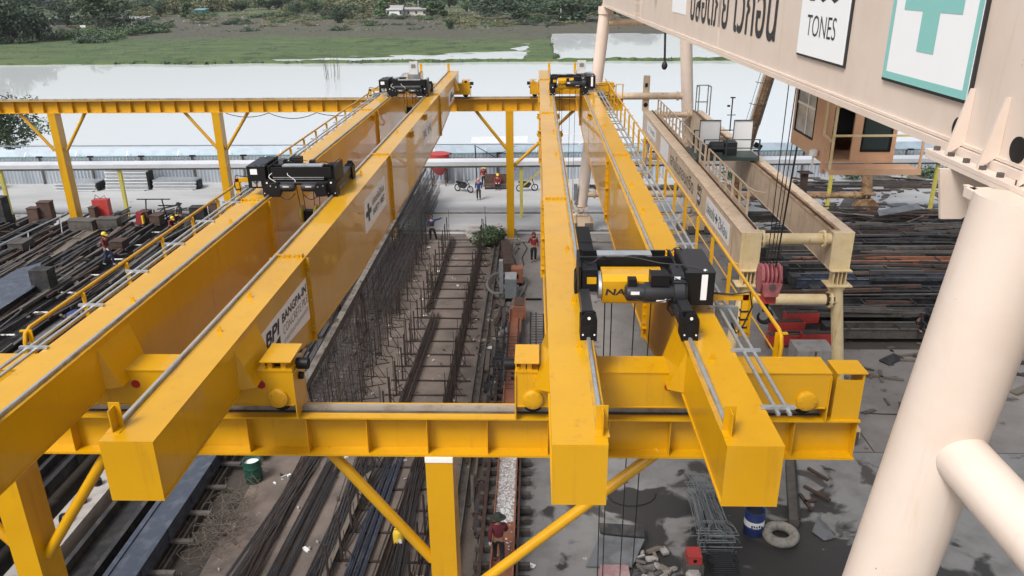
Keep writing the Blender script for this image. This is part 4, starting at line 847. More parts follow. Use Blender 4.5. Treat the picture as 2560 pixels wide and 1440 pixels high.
debris('debris', .01, 500, [RU, RUG, WOODM, DS], 12, 34, 27, 56, 5, .7)
bars('steel_debris', 90, [RU, RUG, RB, WOODM, DS], -2.15, -1.45, 20, 47, .03, .18, 'y', 14, .5, 2.4)
bars('steel_debris', 130, [DS, RU, RUG, RB], -12.2, -9.6, 24, 50, .05, .9, 'y', 15, 1, 5)
debris('debris', .01, 260, [RU, RUG, WOODM, CONC], -2.6, -1.1, 22, 49, 6, .4)
debris('debris', .01, 240, [RUG, CONC, PAPER, RU, CONC], -10, -2, 13, 49, 8, .14)
debris('debris', .01, 260, [RUG, WOODM, RU], 14, 44, 56, 66, 9, 1.4)

# near left beds under the front runway
def gx(px, py, z): return G(px, py, z).x
xb0, xb1 = gx(262, 1440, .8), gx(336, 1440, .8)
bl = bed('mould_bed', 'slate blue steel plate bed nearest the front left column', 'y', (xb0+xb1)/2, abs(xb1-xb0), 8, 30, .8, BS, DS, plate=BS, ties=0, ends=False)
y = 12.0
while y < 28: MB(RUG).b((xb0+xb1)/2-1.0, xb1+.75, y, y+.16, .28, .36).build('sleeper', bl); y += 1.35
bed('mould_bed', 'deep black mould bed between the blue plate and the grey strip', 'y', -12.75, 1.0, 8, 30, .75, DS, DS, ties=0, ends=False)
st = thing('concrete_strip', 'grey concrete strip with black lifting stubs, front left', 'concrete strip', (-14.3, 18, 0))
MB(CONC).b(-14.65, -13.75, 8, 30, 0, .8).build('strip_body', st)
for k in range(8):
    q = MB(BK).tube((-14.2, 16.2+k*.95, .8), (-14.2, 16.2+k*.95, 1.0), .13, 10) if k % 3 else MB(BK).path([(-14.2+.16*math.cos(a), 16.2+k*.95, .8+.3*math.sin(a)) for a in [math.pi*j/8 for j in range(9)]], .05, 6)
    q.build('lifting_stub', st)
for x, lb in ((gx(387, 1438, .2), 'pair of grey steel channels lying along the brown floor, front left'),):
    q = MB(RUG)
    for d in (-.22, .1): q.b(x+d-.1, x+d+.1, 9, 31, .02, .14).b(x+d-.1, x+d-.07, 9, 31, .14, .26).b(x+d+.07, x+d+.1, 9, 31, .14, .26)
    item('steel_channel', lb, 'steel channel', q, (x, 18, 0))

# ------------------------------------------------------------------ right beds (along X)
rows = [(53.2, .45, .55, RUG, 'long grey steel beam below the rusting bogie'), (47.6, .8, .9, RU, 'rust brown mould bed under the timber heap'), (46.0, .7, .9, DS, 'black mould bed right of the cream gantry end'), (44.3, .9, 1.0, RUG, 'grey rusty mould bed behind the cream leg top'),
        (42.7, .7, .9, OR, 'orange rusted mould bed right of the cream leg top'), (41.2, .8, 1.0, DS, 'dark mould bed next to the orange rusted one'), (39.6, .9, 1.0, BS, 'blue grey steel mould bed across the right yard'), (38.1, .7, .9, DS, 'black bed behind the red mould stack'), (36.6, .9, .8, DS, 'deep black bed beside the crouching worker'), (33.9, .8, .7, RUG, 'nearest grey rusty mould bed of the right yard')]
for (y, wd, z, m, lb) in rows: bed('mould_bed', lb, 'x', y, wd, 12.9+rnd.uniform(0, 1.6), 40, z, m, DS if m is not RU else RUG, ties=2.2, group='steel mould beds in the right yard')
q = MB(RUG)
for k in range(16): q.tube((13.5+rnd.uniform(-.3, .5), 35.3+.05*k, .55+.05*(k % 4)), (39, 35.3+.05*k, .55+.05*(k % 4)), .03, 6)
item('steel_bar_bundle', 'bundle of long grey bars before the crouching worker', 'bar bundle', q, (20, 35.6, .5))
tmb = thing('timber_heap', 'tangled heap of dark timbers and sheets right of the cream gantry', 'timber heap', (24, 50, 0))
q = MB(WOODM)
for k in range(90):
    q.m(rnd.choice([WOODM, DS, RU, RUG])); x = rnd.uniform(16, 36); y = rnd.uniform(48.6, 51.9); z = .2+1.3*rnd.random()*(1-abs(y-50.5)/2.2); a = rnd.gauss(0, .35); L = rnd.uniform(1.2, 4.5)
    q.bar((x-L/2*math.cos(a), y-L/2*math.sin(a), z+rnd.uniform(-.25, .25)), (x+L/2*math.cos(a), y+L/2*math.sin(a), z+rnd.uniform(-.25, .35)), rnd.uniform(.08, .28), rnd.uniform(.03, .09))
q.build('timber', tmb); tmb.children[0]['kind'] = 'stuff'
MB(DULL).prism([(22.2, 49.3, 1.5), (25.2, 50.1, 1.75), (25.3, 50.9, 1.9), (22.4, 50.2, 1.6)], (0, 0, .03)).build('sheet', tmb)
for k, (px, py) in enumerate(((1960, 850), (1965, 825), (2000, 810), (1995, 845), (2045, 855))):
    p = G(px, py, .3); q = MB(RED).box((p.x, p.y, .35+.16*(k % 3)), (1.6, .42, .5), .05).m(RU).box((p.x, p.y, .62+.16*(k % 3)), (1.5, .3, .04), .05)
    item('steel_mould', ['faded red mould at the left end of the red stack', 'red mould second up in the red stack', 'topmost red mould against the cream leg', 'red mould in the middle of the red stack', 'red mould just behind the white concrete block'][k], 'steel mould', q, (p.x, p.y, 0), 'red moulds by the cream leg')
p = G(2038, 925, 0); q = MB(CONC).b(p.x-.85, p.x+.75, p.y, p.y+1.2, 0, .9).m(RB).path([(p.x-.1, p.y-.01, .9), (p.x-.1, p.y-.03, .45)], .015, 4).path([(p.x-.05, p.y-.01, .9), (p.x-.05, p.y-.03, .45)], .015, 4)
item('concrete_block', 'white concrete block standing at the foot of the cream leg', 'concrete block', q, (p.x, p.y, 0))
q = MB(WOODM)
for (a, b2) in (((1960, 935), (2150, 920)), ((2110, 930), (2260, 950)), ((2200, 925), (2205, 955)), ((2250, 900), (2420, 905)), ((2240, 890), (2330, 880)), ((2120, 905), (2180, 945))): q.bar(G(*a, .05), G(*b2, .05), .14, .06)
item('timber', 'loose planks strewn on concrete right of the cream leg', 'planks', q, (18, 31, 0))

# ------------------------------------------------------------------ rebar cages and racks
def make_cage(L=11.6):
    t = thing('rebar_cage', 'long square rebar cage stacked among others under the crane', 'rebar cage', (0, 0, 0), 'rebar cages stacked under the yellow crane')
    q = MB(RB)
    for x in (-.26, 0, .26):
        for z in (.06, .58): q.bar((x, 0, z), (x, L, z), .018, .018)
    s = q; y = .1
    while y < L:
        for a, b2 in (((-.28, y, .04), (.28, y, .04)), ((.28, y, .04), (.28, y, .60)), ((.28, y, .60), (-.28, y, .60)), ((-.28, y, .60), (-.28, y, .04))): s.bar(a, b2, .016, .016)
        y += .36
    s.build('bar_lattice', t, org=(0, 0, 0)); return t
cage = make_cage(); cage['label'] = 'long square rebar cage in the stacked rows under the crane'; first = True
for (y0, cols, lev) in ((24.0, (-9.5, -8.85, -8.2, -7.5), 1), (36.0, (-9.45, -8.8, -8.15, -7.45), 2), (47.0, (-9.1, -8.4, -7.7), 4)):
    for x in cols:
        for z in range(lev):
            loc = (x+rnd.uniform(-.05, .05), y0+rnd.uniform(-.4, .4), .06+.62*z); rz = rnd.uniform(-.006, .006)
            if first: cage.location = loc; first = False
            else: dup(cage, loc, rz)
def make_rack():
    t = thing('rebar_stand', 'thin rebar stand with uprights set across the brown floor', 'rebar stand', (0, 0, 0), 'rebar stands across the brown floor')
    q = MB(RBR).bar((-1.65, 0, .04), (1.75, 0, .04), .06, .06); q.build('foot_bar', t, org=(0, 0, 0))
    for x, h in ((-1.15, 1.6), (1.15, 1.5)):
        u = MB(RBR).bar((x, 0, 0), (x, 0, h), .06, .06).bar((x, 0, .75), (x+.42, 0, .05), .024, .024).bar((x+.12, 0, 0), (x+.12, .03, h*.7), .02, .02); u.build('upright', t, org=(0, 0, 0))
    return t
rk = make_rack(); y = 13.5; first = True
while y < 49.5:
    loc = (-4.55+rnd.uniform(-.06, .06), y, 0)
    if first: rk.location = loc; first = False
    else: dup(rk, loc, rnd.uniform(-.05, .05))
    y += rnd.uniform(1.05, 1.45)
rk2 = thing('rebar_upright', 'thin rusty rebar upright standing among the cages and stands', 'rebar upright', (0, 0, 0), 'thin rebar uprights on the brown floor')
MB(RBR).bar((0, 0, 0), (0, 0, 1.7), .042, .042).bar((0, 0, .9), (.5, 0, .03), .022, .022).bar((-.5, 0, .03), (.6, 0, .03), .026, .026).build('upright', rk2, org=(0, 0, 0)); y = 24.5; first = True
while y < 46:
    loc = (-7.0+rnd.uniform(-.15, .25), y, 0)
    if first: rk2.location = loc; first = False
    else: dup(rk2, loc, rnd.uniform(-.4, .4))
    y += rnd.uniform(.8, 1.3)
for k in range(250):
    kx = rnd.uniform(-9.7, -6.9) if k < 175 else rnd.choice([-5.75, -3.35, -3.3])
    o = dup(rk2, (kx+rnd.uniform(-.2, .2), rnd.uniform(24, 50), 0), rnd.uniform(0, 6.28)); o.scale = (.5, .5, rnd.uniform(.7, 1.3))
def bundle(label, x, y0, y1, n, m, z=.05, skew=0.0, wd=.3, r=.018):
    q = MB(m)
    for k in range(n):
        dx = rnd.uniform(-wd, wd); a = y0+rnd.uniform(-.8, .8); b2 = y1+rnd.uniform(-.8, .8); zz = z+rnd.uniform(0, .12)
        q.path([(x+dx+skew*(j/3)+rnd.uniform(-.03, .03), a+(b2-a)*j/3, zz+rnd.uniform(-.01, .02)) for j in range(4)], r, 4)
    return one(q, 'rebar_bundle', label, 'rebar bundle', (x, y0, 0), 'rebar bundles lying on the brown floor')
bundle('brown rebar bundle leaning along the left row of stands', -5.35, 24.5, 36, 26, RBR, .08, .3, .25)
bundle('brown rebar bundle along the right row of stands', -3.55, 26, 46, 22, RBR, .08, .1, .18)
bundle('rusty rebar bundle at the far left row of stands', -5.5, 37, 48.5, 18, RBR, .08, .1, .2)
for x, lb, m, n, s in ((-8.2, 'loose grey rebar bundle right of the wire tangle', RB, 22, 1.2), (-7.3, 'wide grey rebar bundle at the front of the brown floor', RB, 36, 1.2), (-6.2, 'thick dark rebar bundle behind the yellow brace', RB, 40, 1.4), (-5.0, 'blue grey rebar bundle under the yellow jerrycan', BS, 46, .9), (-3.9, 'slim rebar bundle left of the white topped column', RB, 22, .5), (-2.9, 'rusty rebar bundle right of the front column', RBR, 14, .2)):
    bundle(lb, x-.4, 12, 23.4, n, m, .04, s*.5, .28, .016)
for k, (x, sk, lb, m) in enumerate(((-9.0, 1.6, 'crossing rebar bundle fanned over the wire tangle', RB), (-7.9, .2, 'thin straight rebar bundle between two thick ones', RBR), (-6.8, 2.0, 'fanned rebar bundle running under the yellow brace', RB), (-5.6, -.3, 'dark rebar bundle beside the pale narrow strips', RB), (-4.4, .8, 'narrow rebar bundle left of the yellow jerrycan', RBR), (-3.3, -.4, 'loose rebar fan by the foot of the front column', RB))):
    bundle(lb, x-.4, 11.5, 23.8, 18, m, .1, sk, .22, .016)
q = MB(WOODM)
for k in range(5): q.bar((-6.4+.07*k, 13.8, .1+.05*k), (-5.9+.07*k, 22.5, .1+.05*k), .05, .05)
item('steel_strip_stack', 'stack of pale narrow strips among the front rebar bundles', 'strip stack', q, (-6.2, 18, 0))
q = MB(WOODM)
for k in range(70):
    x0 = -9.6+rnd.gauss(0, .35); y0 = 19.8+rnd.gauss(0, 1.0); q.path([(x0+.55*math.cos(j*.7+k)*rnd.uniform(.4, 1), y0+.6*math.sin(j*.7+k)*rnd.uniform(.4, 1), .1+rnd.uniform(0, .5)) for j in range(8)], .008, 4)
item('wire_tangle', 'brown tangle of tie wire beside the grey channels', 'wire tangle', q, (-9.6, 19.8, 0))
# lifting beam held above the cages
a_, b_ = G(735, 1000, 2.1), G(1061, 416, 2.1)
lb_ = thing('lifting_beam', 'long grey brown steel beam with bolt holes resting above the rebar cages', 'steel beam', (a_.x, a_.y, 0))
BMG = mat('worn_grey_beam', (.17, .155, .135), .8, col2=(.08, .068, .058), scale=1.3, lo=.42, hi=.6, spots=(.05, .03, .022), spot_scale=1.1, spot_lo=.56, spot_hi=.62, bump=.2)
q = MB(BMG).bar(a_, b_, .27, .05).m(RUG).bar(a_+Vector((-.12, 0, -.16)), b_+Vector((-.12, 0, -.16)), .03, .3).bar(a_+Vector((.12, 0, -.16)), b_+Vector((.12, 0, -.16)), .03, .3); q.m(BK)
for k in range(30):
    p = a_+(b_-a_)*((k+.5)/30); q.lathe((p.x, p.y, p.z+.025), [(.035, 0), (.035, .004)], 8)
q.build('beam_body', lb_)
for k in (.04, .3, .55, .8):
    p = a_+(b_-a_)*k; MB(RU).bar((p.x-.25, p.y, 0), (p.x-.1, p.y, 1.85), .08, .08).bar((p.x+.25, p.y, 0), (p.x+.1, p.y, 1.85), .08, .08).build('trestle', lb_)
# channel beam along the right of the stands
xa = -2.42; q = MB(RUG).b(xa-.17, xa+.17, 14, 47.5, .02, .06).b(xa-.17, xa-.13, 14, 47.5, .06, .26).b(xa+.13, xa+.17, 14, 47.5, .06, .26)
item('steel_channel', 'long grey steel channel right of the rebar stands', 'steel channel', q, (xa, 30, 0))

# ------------------------------------------------------------------ middle aisle
q = MB(HOSE)
for k in range(9):
    x0 = -1.9+.08*k; q.path([(x0+.35*math.sin(j*.8+k*.6)+.05*k, 49-j*1.1-k*.5, .06+.05*(k % 3)) for j in range(9)], .07, 7)
for k in range(3): q.path([(-1.95+.6*math.cos(a)*(1+.1*k), 40.5+1.6*math.sin(a), .08+.09*k) for a in [2*math.pi*j/16 for j in range(15)]], .07, 7)
q.build('hose'); hs = bpy.data.objects['hose']; tag(hs, 'tangle of thick grey hoses beside the rebar stands', 'hoses')
c = thing('electric_cabinet', 'tall pale grey electric cabinet among the hoses', 'cabinet', (-1.1, 38.2, 0))
p = G(1277, 755, 0)
MB(MG).b(p.x-.3, p.x+.3, p.y-.1, p.y+1.0, .25, 1.3).m(GV).b(p.x-.3, p.x+.3, p.y-.1, p.y+1.0, 1.3, 1.33).b(p.x-.62, p.x-.42, p.y+.6, p.y+.9, .3, 2.1).build('cabinet_body', c); MB(BK).b(p.x-.3, p.x+.3, p.y, p.y+.9, 0, .25).build('stand', c)
p = G(1292, 722, 0); q = MB(OR).b(p.x-.3, p.x+.35, p.y, p.y+.7, .35, 1.15).m(BK).b(p.x-.25, p.x+.3, p.y+.1, p.y+.6, 0, .35).b(p.x-.1, p.x+.1, p.y-.01, p.y, .6, .85).tube((p.x+.2, p.y+.2, .05), (p.x+.4, p.y+.2, .05), .15, 12)
item('welding_box', 'rusty orange welding box on a stand beside the grey cabinet', 'welding box', q, (p.x, p.y, 0))
p = G(1270, 640, 0); q = MB(RU).box((p.x, p.y-1.5, .55), (.55, 4.2, .5), .08).m(RUG).box((p.x, p.y-1.5, .15), (.5, 4.0, .3), .08); item('steel_mould', 'rusty mould lying behind the grey cabinet', 'steel mould', q, (p.x, p.y, 0))
mo = thing('steel_mould', 'long orange rusted mould on sleepers with white spilled chips', 'steel mould', (-.95, 20, 0))
xo = -.93
MB(OR).b(xo-.32, xo+.32, 12, 36.5, .30, .42).b(xo-.34, xo-.30, 12, 36.5, .42, .56).b(xo+.30, xo+.34, 12, 36.5, .42, .56).build('mould_body', mo)
y = 12.3
while y < 29:
    MB(RUG).b(xo-.85, xo+.8, y, y+.16, .06, .24).build('sleeper', mo); y += .55 if int(y*10) % 2 else .75
MB(RU).b(xo-.72, xo-.60, 12, 30, .18, .30).b(xo+.40, xo+.46, 12, 30, .18, .5).build('side_rail', mo)
q = MB(PAPER)
chips = MB(PAPER); rr = random.Random(21)
chips.m(PAPER); CH2 = mat('pale_chip_bed', (.40, .35, .32), .9, col2=(.58, .55, .52), scale=4)
chips.m(CH2).b(xo-.29, xo+.29, 19.75, 25.5, .42, .432)
for k in range(900):
    y = 18.8+min(5.5, abs(rr.gauss(0, 1.9))) if rr.random() < .85 else rr.uniform(14, 26); s = rr.uniform(.02, .075)
    chips.m(PAPER if rr.random() < .7 else CH2).box((rr.uniform(xo-.28, xo+.28), y+.9, .44+rr.uniform(0, .02)), (s, s*rr.uniform(.4, 1), .012), Matrix.Rotation(rr.uniform(0, 3), 3, 'Z') @ Matrix.Rotation(rr.uniform(-.5, .5), 3, 'X'))
o = chips.build('chips', mo, smooth=False); o['kind'] = 'stuff'
p = G(1298, 790, .1); q = MB(OR).box((p.x+.02, p.y-.3, .65), (.62, 1.3, .7), .0).m(RU).box((p.x+.02, p.y-.3, 1.02), (.5, 1.1, .04), 0); item('steel_box', 'orange rusted hopper box behind the dark upright cage', 'steel box', q, (p.x, p.y, 0))
cg2 = thing('rebar_cage', 'black rebar cage standing open by the orange mould', 'rebar cage', (-.9, 32, 0)); q = MB(BK)
for (x, y0, y1, z) in [(-1.75, 27.5, 34, .5), (-1.4, 27.8, 33.5, 1.0), (-1.2, 27.8, 33.5, 1.0), (-.75, 28.5, 33.6, 1.15), (-.6, 28.4, 33.5, 1.15), (-.2, 29.6, 34.2, 1.2), (.05, 29.6, 34.2, 1.2), (.4, 29.6, 34, 1.2), (-1.4, 27.8, 33.5, .5), (-.7, 28.5, 33.5, .5), (.4, 29.6, 34, .6)]: q.bar((x, y0, z), (x, y1, z), .06, .06)
q.build('main_bars', cg2); q = MB(RB); y = 30.0
while y < 34.2: q.bar((-.25, y, 1.24), (.45, y, 1.24), .025, .025).bar((.45, y, 1.24), (.45, y, .5), .025, .025); y += .28
y = 28.0
while y < 33: q.bar((-1.8, y, .54), (-.6, y, .54), .025, .025); y += .35
q.build('stirrups', cg2)
def scrap(px, py, m=PAPER, s=.25):
    p = G(px, py, .02); q = MB(m).prism([p+Vector((-s, -s*.6, 0)), p+Vector((s*.6, -s*.8, .03)), p+Vector((s, s*.3, .01)), p+Vector((-s*.3, s*.8, .04))], (0, 0, .01)); return q, p
for k, (px, py, s, lb) in enumerate(((1328, 1416, .14, 'white plastic scrap beside the yellow brace foot'), (1190, 1318, .13, 'white plastic scrap left of the hatted worker'), (1232, 955, .2, 'white rag lying between channel and orange mould'), (1032, 1055, .12, 'white scrap between the rebar stands'), (1225, 870, .22, 'dusty white sack lying by the open black cage'), (1395, 740, .12, 'white scrap on the aisle beside a dark bar'))):
    q, p = scrap(px, py, PAPER, s); item('plastic_scrap', lb, 'scrap', q, (p.x, p.y, 0))
q = MB(BK).bar(G(1300, 748, .06), G(1354, 748, .06), .09, .09); p = G(1325, 748); item('steel_bar', 'short black bar across the concrete aisle', 'steel bar', q, (p.x, p.y, 0))
q = MB(CABLE).path([G(1292, 690, .03), G(1310, 660, .03), G(1305, 645, .03), G(1318, 620, .03), G(1308, 606, .03)], .03, 5); p = G(1305, 645); item('hose', 'thin black hose trailing behind the red shirted worker', 'hose', q, (p.x, p.y, 0))
ct = thing('steel_cabinet', 'black open rack with knobs beside the right crane girder', 'rack', (2.1, 40, 0)); p = G(1467, 690, 0)
MB(BK).b(p.x-.5, p.x+.35, p.y, p.y+4.5, 0, 1.6).m(DG).b(p.x-.5, p.x+.35, p.y+1.4, p.y+1.45, 1.6, 1.64).b(p.x+.35, p.x+.42, p.y+.5, p.y+.7, 1.2, 1.4).b(p.x+.35, p.x+.42, p.y+2.5, p.y+2.7, 1.2, 1.4).build('rack_body', ct)
# leafy bush by the far column
def leafball(mb, c, rx, ry, rz, n, s, r, up=.3):
    c = Vector(c)
    for k in range(n):
        d = Vector((r.gauss(0, 1), r.gauss(0, 1), r.gauss(0, 1))).normalized(); rad = .45+.58*r.random()**.6
        p = c+Vector((d.x*rx*rad, d.y*ry*rad, d.z*rz*rad)); a = Vector((r.gauss(0, 1), r.gauss(0, 1), r.gauss(0, .6))).normalized(); u = a.cross(d+Vector((0, 0, up))).normalized(); ss = s*r.uniform(.6, 1.4)
        mb.add([p-a*ss*.55, p-u*ss*.4+a*ss*.05, p+a*ss*.6, p+u*ss*.4+a*ss*.05], [(0, 1, 2, 3)])
r_ = random.Random(5); q = MB(LEAF)
for k in range(8): leafball(q, (-3.1+r_.uniform(-.9, .8), 47.8+r_.uniform(-.8, .8), .5+r_.uniform(-.2, .3)), .65, .65, .42, 200, .16, r_)
t = thing('bush', 'leafy green bush left of the far yellow column foot', 'bush', (-3.2, 47.8, 0)); q.build('foliage', t, smooth=False)
MB(BARK).tube((-3.2, 47.8, 0), (-3.1, 47.9, .6), .08, 6).tube((-3.5, 47.5, 0), (-3.9, 47.4, .6), .06, 6).build('stem', t)
q = MB(CONC)
for k in range(22): q.box((-3.0+rnd.uniform(-1.4, 1.6), 50.2+rnd.uniform(-1.2, .8), .12+rnd.uniform(0, .35)), (rnd.uniform(.4, 1.4), rnd.uniform(.3, .8), .12), Matrix.Rotation(rnd.uniform(0, 3), 3, 'Z') @ Matrix.Rotation(rnd.uniform(-.4, .4), 3, 'X'))
o = q.build('rubble'); o['kind'] = 'stuff'

# ------------------------------------------------------------------ front right corner
def rect_stirrup(t, p, w, h, r, rotm, m=DG):
    c = [Vector((-w/2, 0, 0)), Vector((w/2, 0, 0)), Vector((w/2, 0, h)), Vector((-w/2, 0, h))]; q = MB(m).path([p+rotm @ v for v in c], r, 5, closed=True); return q.build('stirrup', t)
pl = G(1795, 1400, 0); sp = thing('stirrup_stack', 'stack of grey bent rebar stirrups on the oily floor by the tyre', 'stirrup stack', (pl.x, pl.y, 0))
q = MB(MG)
for k in range(26):
    y0 = pl.y+rnd.uniform(-.15, .9); x0 = pl.x+rnd.uniform(-.25, .25); z = .1+.03*k; wa = .42+rnd.uniform(-.06, .06)
    q.path([(x0-wa, y0, z), (x0+wa, y0, z), (x0+wa*.9, y0+.35, z), (x0+.22, y0+.55, z), (x0+.18, y0+2.0, z), (x0+.3, y0+2.4, z), (x0-.3, y0+2.4, z), (x0-.18, y0+2.0, z), (x0-.22, y0+.55, z), (x0-wa*.9, y0+.35, z)], .014, 5, closed=True)
o = q.build('stirrup', sp); o['kind'] = 'stuff'
q = MB(DG)
for k in range(14):
    z = .05+.03*k; x0 = pl.x+rnd.uniform(-.05, .15); q.path([(x0-.35, pl.y-.75+.05*k, z), (x0+.35, pl.y-.75+.05*k, z), (x0+.35, pl.y-.3+.05*k, z), (x0-.35, pl.y-.3+.05*k, z)], .012, 4, closed=True)
q.build('square_stirrups', sp)
def drum(name, label, p, r, h, m, band=None, inner=PAPER, txt_=None):
    t = thing(name, label, 'drum', (p.x, p.y, 0)); q = MB(m).lathe((p.x, p.y, 0), [(r*.97, 0), (r, .02), (r, h*.33), (r*1.03, h*.35), (r, h*.37), (r, h*.66), (r*1.03, h*.68), (r, h*.7), (r, h), (r*.92, h), (r*.92, h*.8)], 24); q.build('drum_body', t)
    MB(inner).lathe((p.x, p.y, h*.8), [(r*.9, 0), (r*.9, .02)], 20).build('contents', t)
    if band:
        q = MB(band).lathe((p.x, p.y, h*.40), [(r*1.012, 0), (r*1.012, h*.24)], 24)
        if txt_: [q.m(INK).b(p.x-.17+.075*k, p.x-.125+.075*k, p.y-r*1.04, p.y-r*1.03, h*(.44+.02*(k % 2)), h*(.56-.02*(k % 3))) for k in range(5)]
        q.build('label_band', t)
    return t
drum('paint_drum', 'blue paint drum with white label band beside the tyre', G(1882, 1330, 0), .30, .85, BLUEP, WH, DG, 'TANK')
drum('plastic_drum', 'dark green drum filled with white scrap, left of the rebar bundles', G(636, 1200, 0), .30, .85, GREEN, None, PAPER)
p = G(1950, 1345, 0); t = one(MB(TYRE).path([(p.x+.40*math.cos(a), p.y+.40*math.sin(a), .14+.02*math.cos(a)) for a in [2*math.pi*k/28 for k in range(28)]], .155, 14, closed=True), 'tyre', 'dusty old tyre lying flat on the oily floor', 'tyre', (p.x, p.y, 0))
p = G(997, 1352, .15); q = MB(JERRY).lathe((p.x, p.y, .08), [(.13, 0), (.17, .04), (.17, .36), (.14, .44), (.05, .48), (.05, .52)], 14).m(SIGNW).b(p.x+.03, p.x+.12, p.y-.175, p.y-.165, .2, .34).m(JERRY).path([(p.x-.1, p.y, .5), (p.x-.1, p.y, .6), (p.x+.1, p.y, .6), (p.x+.1, p.y, .5)], .025, 6); item('jerrycan', 'yellow plastic jerrycan behind the front yellow brace', 'jerrycan', q, (p.x, p.y, 0))
p = G(1732, 1440, 0); q = MB(RED).b(p.x-.2, p.x+.2, p.y-.1, p.y+.35, .5, .75).m(RUG).b(p.x-.25, p.x+.25, p.y-.2, p.y+.4, 0, .5).m(CONC).lathe((p.x-.05, p.y-.25, .1), [(.2, 0), (.22, .2), (.15, .3)], 10).m(BK).b(p.x-.05, p.x+.05, p.y-.105, p.y-.1, .56, .66); item('engine_pump', 'small red engine pump in front of the stirrup stack', 'pump', q, (p.x, p.y, 0))
q = MB(RUG); p0, p1_ = G(1975, 1155, .25), G(1985, 1310, .25); q.bar(p0, p1_, .3, .3).m(DS).bar(p0+Vector((.15, 0, .03)), p1_+Vector((.15, 0, .03)), .06, .32); item('steel_beam', 'dark short steel beam behind the tyre', 'steel beam', q, (p0.x, p0.y, 0))
q = MB(RU)
for (a, b2) in (((2010, 1215), (2075, 1250)), ((2000, 1235), (2030, 1275)), ((2020, 1170), (2070, 1200)), ((2010, 1255), (2040, 1250))): q.bar(G(*a, .08), G(*b2, .08), .1, .07)
item('scrap_bars', 'rusty scrap bars right of the dark steel beam', 'scrap', q, (p0.x+.6, p0.y-1, 0))
q = MB(DULL); a, b2, c, d = G(2045, 1290, .03), G(2090, 1345, .03), G(2060, 1352, .03), G(2030, 1330, .03); q.prism([a, b2, c, d], (0, 0, .02)); item('steel_sheet', 'triangular grey sheet offcut right of the tyre', 'steel sheet', q, (a.x, a.y, 0))
a, b2, c, d = G(1500, 1340, .05), G(1612, 1350, .3), G(1580, 1420, .05), G(1465, 1418, .05)
q = MB(DULL).prism([a, b2, c, d], (0, 0, .04)).m(DS).prism([a+Vector((0, .05, .05)), b2+Vector((0, .05, .05)), b2+Vector((.0, .5, .1)), a+Vector((0, .45, .1))], (0, 0, .04)); item('steel_sheet', 'tilted grey steel sheet on the wet floor under the crane ropes', 'steel sheet', q, (a.x, a.y, 0))
q = MB(SACK).prism([G(1500, 1420, .05), G(1570, 1420, .05), G(1575, 1450, .05), G(1495, 1450, .05)], (0, 0, .12)); p = G(1535, 1435); item('cement_sack', 'crumpled pink sack below the tilted grey sheet', 'sack', q, (p.x, p.y, 0))
q = MB(CONC)
for k in range(18): pp = G(1620+rnd.uniform(-25, 60), 1400+rnd.uniform(-40, 45), .1); q.m(rnd.choice([CONC, RUG, WOODM])).box(pp, (rnd.uniform(.1, .5), rnd.uniform(.06, .2), .08), Matrix.Rotation(rnd.uniform(0, 3), 3, 'Z') @ Matrix.Rotation(rnd.uniform(-.6, .6), 3, 'X'))
p = G(1640, 1400); item('scrap_heap', 'heap of grey scrap right of the tilted sheet', 'scrap heap', q, (p.x, p.y, 0))
q = MB(CABLE).path([G(2150, 1032, .02), G(2200, 1035, .02), G(2240, 1036, .02), G(2300, 1030, .02)], .03, 5); p = G(2200, 1035); item('cable', 'black cable crossing the grey concrete right of the yellow end stop', 'cable', q, (p.x, p.y, 0))
q = MB(CABLE).path([G(1520+60*math.cos(a)+60, 1175+30*math.sin(a)+60, .02) for a in [k*.35 for k in range(14)]], .02, 5); p = G(1580, 1235); item('cable', 'thin cable loop on the stained floor under the right crane', 'cable', q, (p.x, p.y, 0))

# ------------------------------------------------------------------ far pavement, fence and shed rail
fe = thing('metal_fence', 'long corrugated steel fence with teal pipe along the pond edge', 'fence', (0, 65.5, 0))
def fy(x): return 65.6+.027*x
q = MB(SHEET); vs = []; n = 0; x = -75.0
while x <= 75: vs.append((x, fy(x)+(.04 if n % 2 else -.04), 0)); x += .15; n += 1
q.add(vs+[(a, b2, 2.32) for a, b2, c in vs], [(i, i+1, n+i+1, n+i) for i in range(n-1)]); q.build('fence_sheet', fe, smooth=False)
q = MB(SHEETB); q.quad((-75, fy(-75)-.06, 2.32), (75, fy(75)-.06, 2.32), (75, fy(75)+.5, 2.86), (-75, fy(-75)+.5, 2.86)); q.b(-75, 75, 67.9, 68.0, 2.5, 2.6); q.build('cap_sheet', fe)
q = MB(TEALP).tube((-75, fy(-75)-.3, 2.36), (75, fy(75)-.3, 2.36), .06, 8); q.build('pipe', fe)
q = MB(GV); k = MB(BK); x = -73
while x < 75:
    q.bar((x, fy(x)-.05, 2.75), (x, fy(x)-.4, 2.4), .05, .05).bar((x, fy(x)-.3, 2.42), (x+.8, fy(x)-.3, 1.9), .05, .05); k.box((x+1.2, fy(x)-.34, 2.38), (.5, .16, .12)); x += 4.3
q.build('bracket', fe); k.build('clip', fe)
q = MB(RUG); x = -72
while x < 75: q.b(x-.06, x+.06, fy(x)-.16, fy(x)-.05, 0, 2.3); x += 4.3
q.build('fence_post', fe)
sh = thing('pipe_rack', 'long white steel beam carried on thin pale yellow posts', 'steel beam', (0, 54, 0))
def by(x): return 54.2+.02*x
q = MB(SHEETW).prism([(-60, by(-60)-.3, 4.12), (-60, by(-60)+.45, 4.22), (-60, by(-60)+.45, 3.95), (-60, by(-60)-.3, 3.85)], (120, 2.4, 0)); q.build('beam', sh)
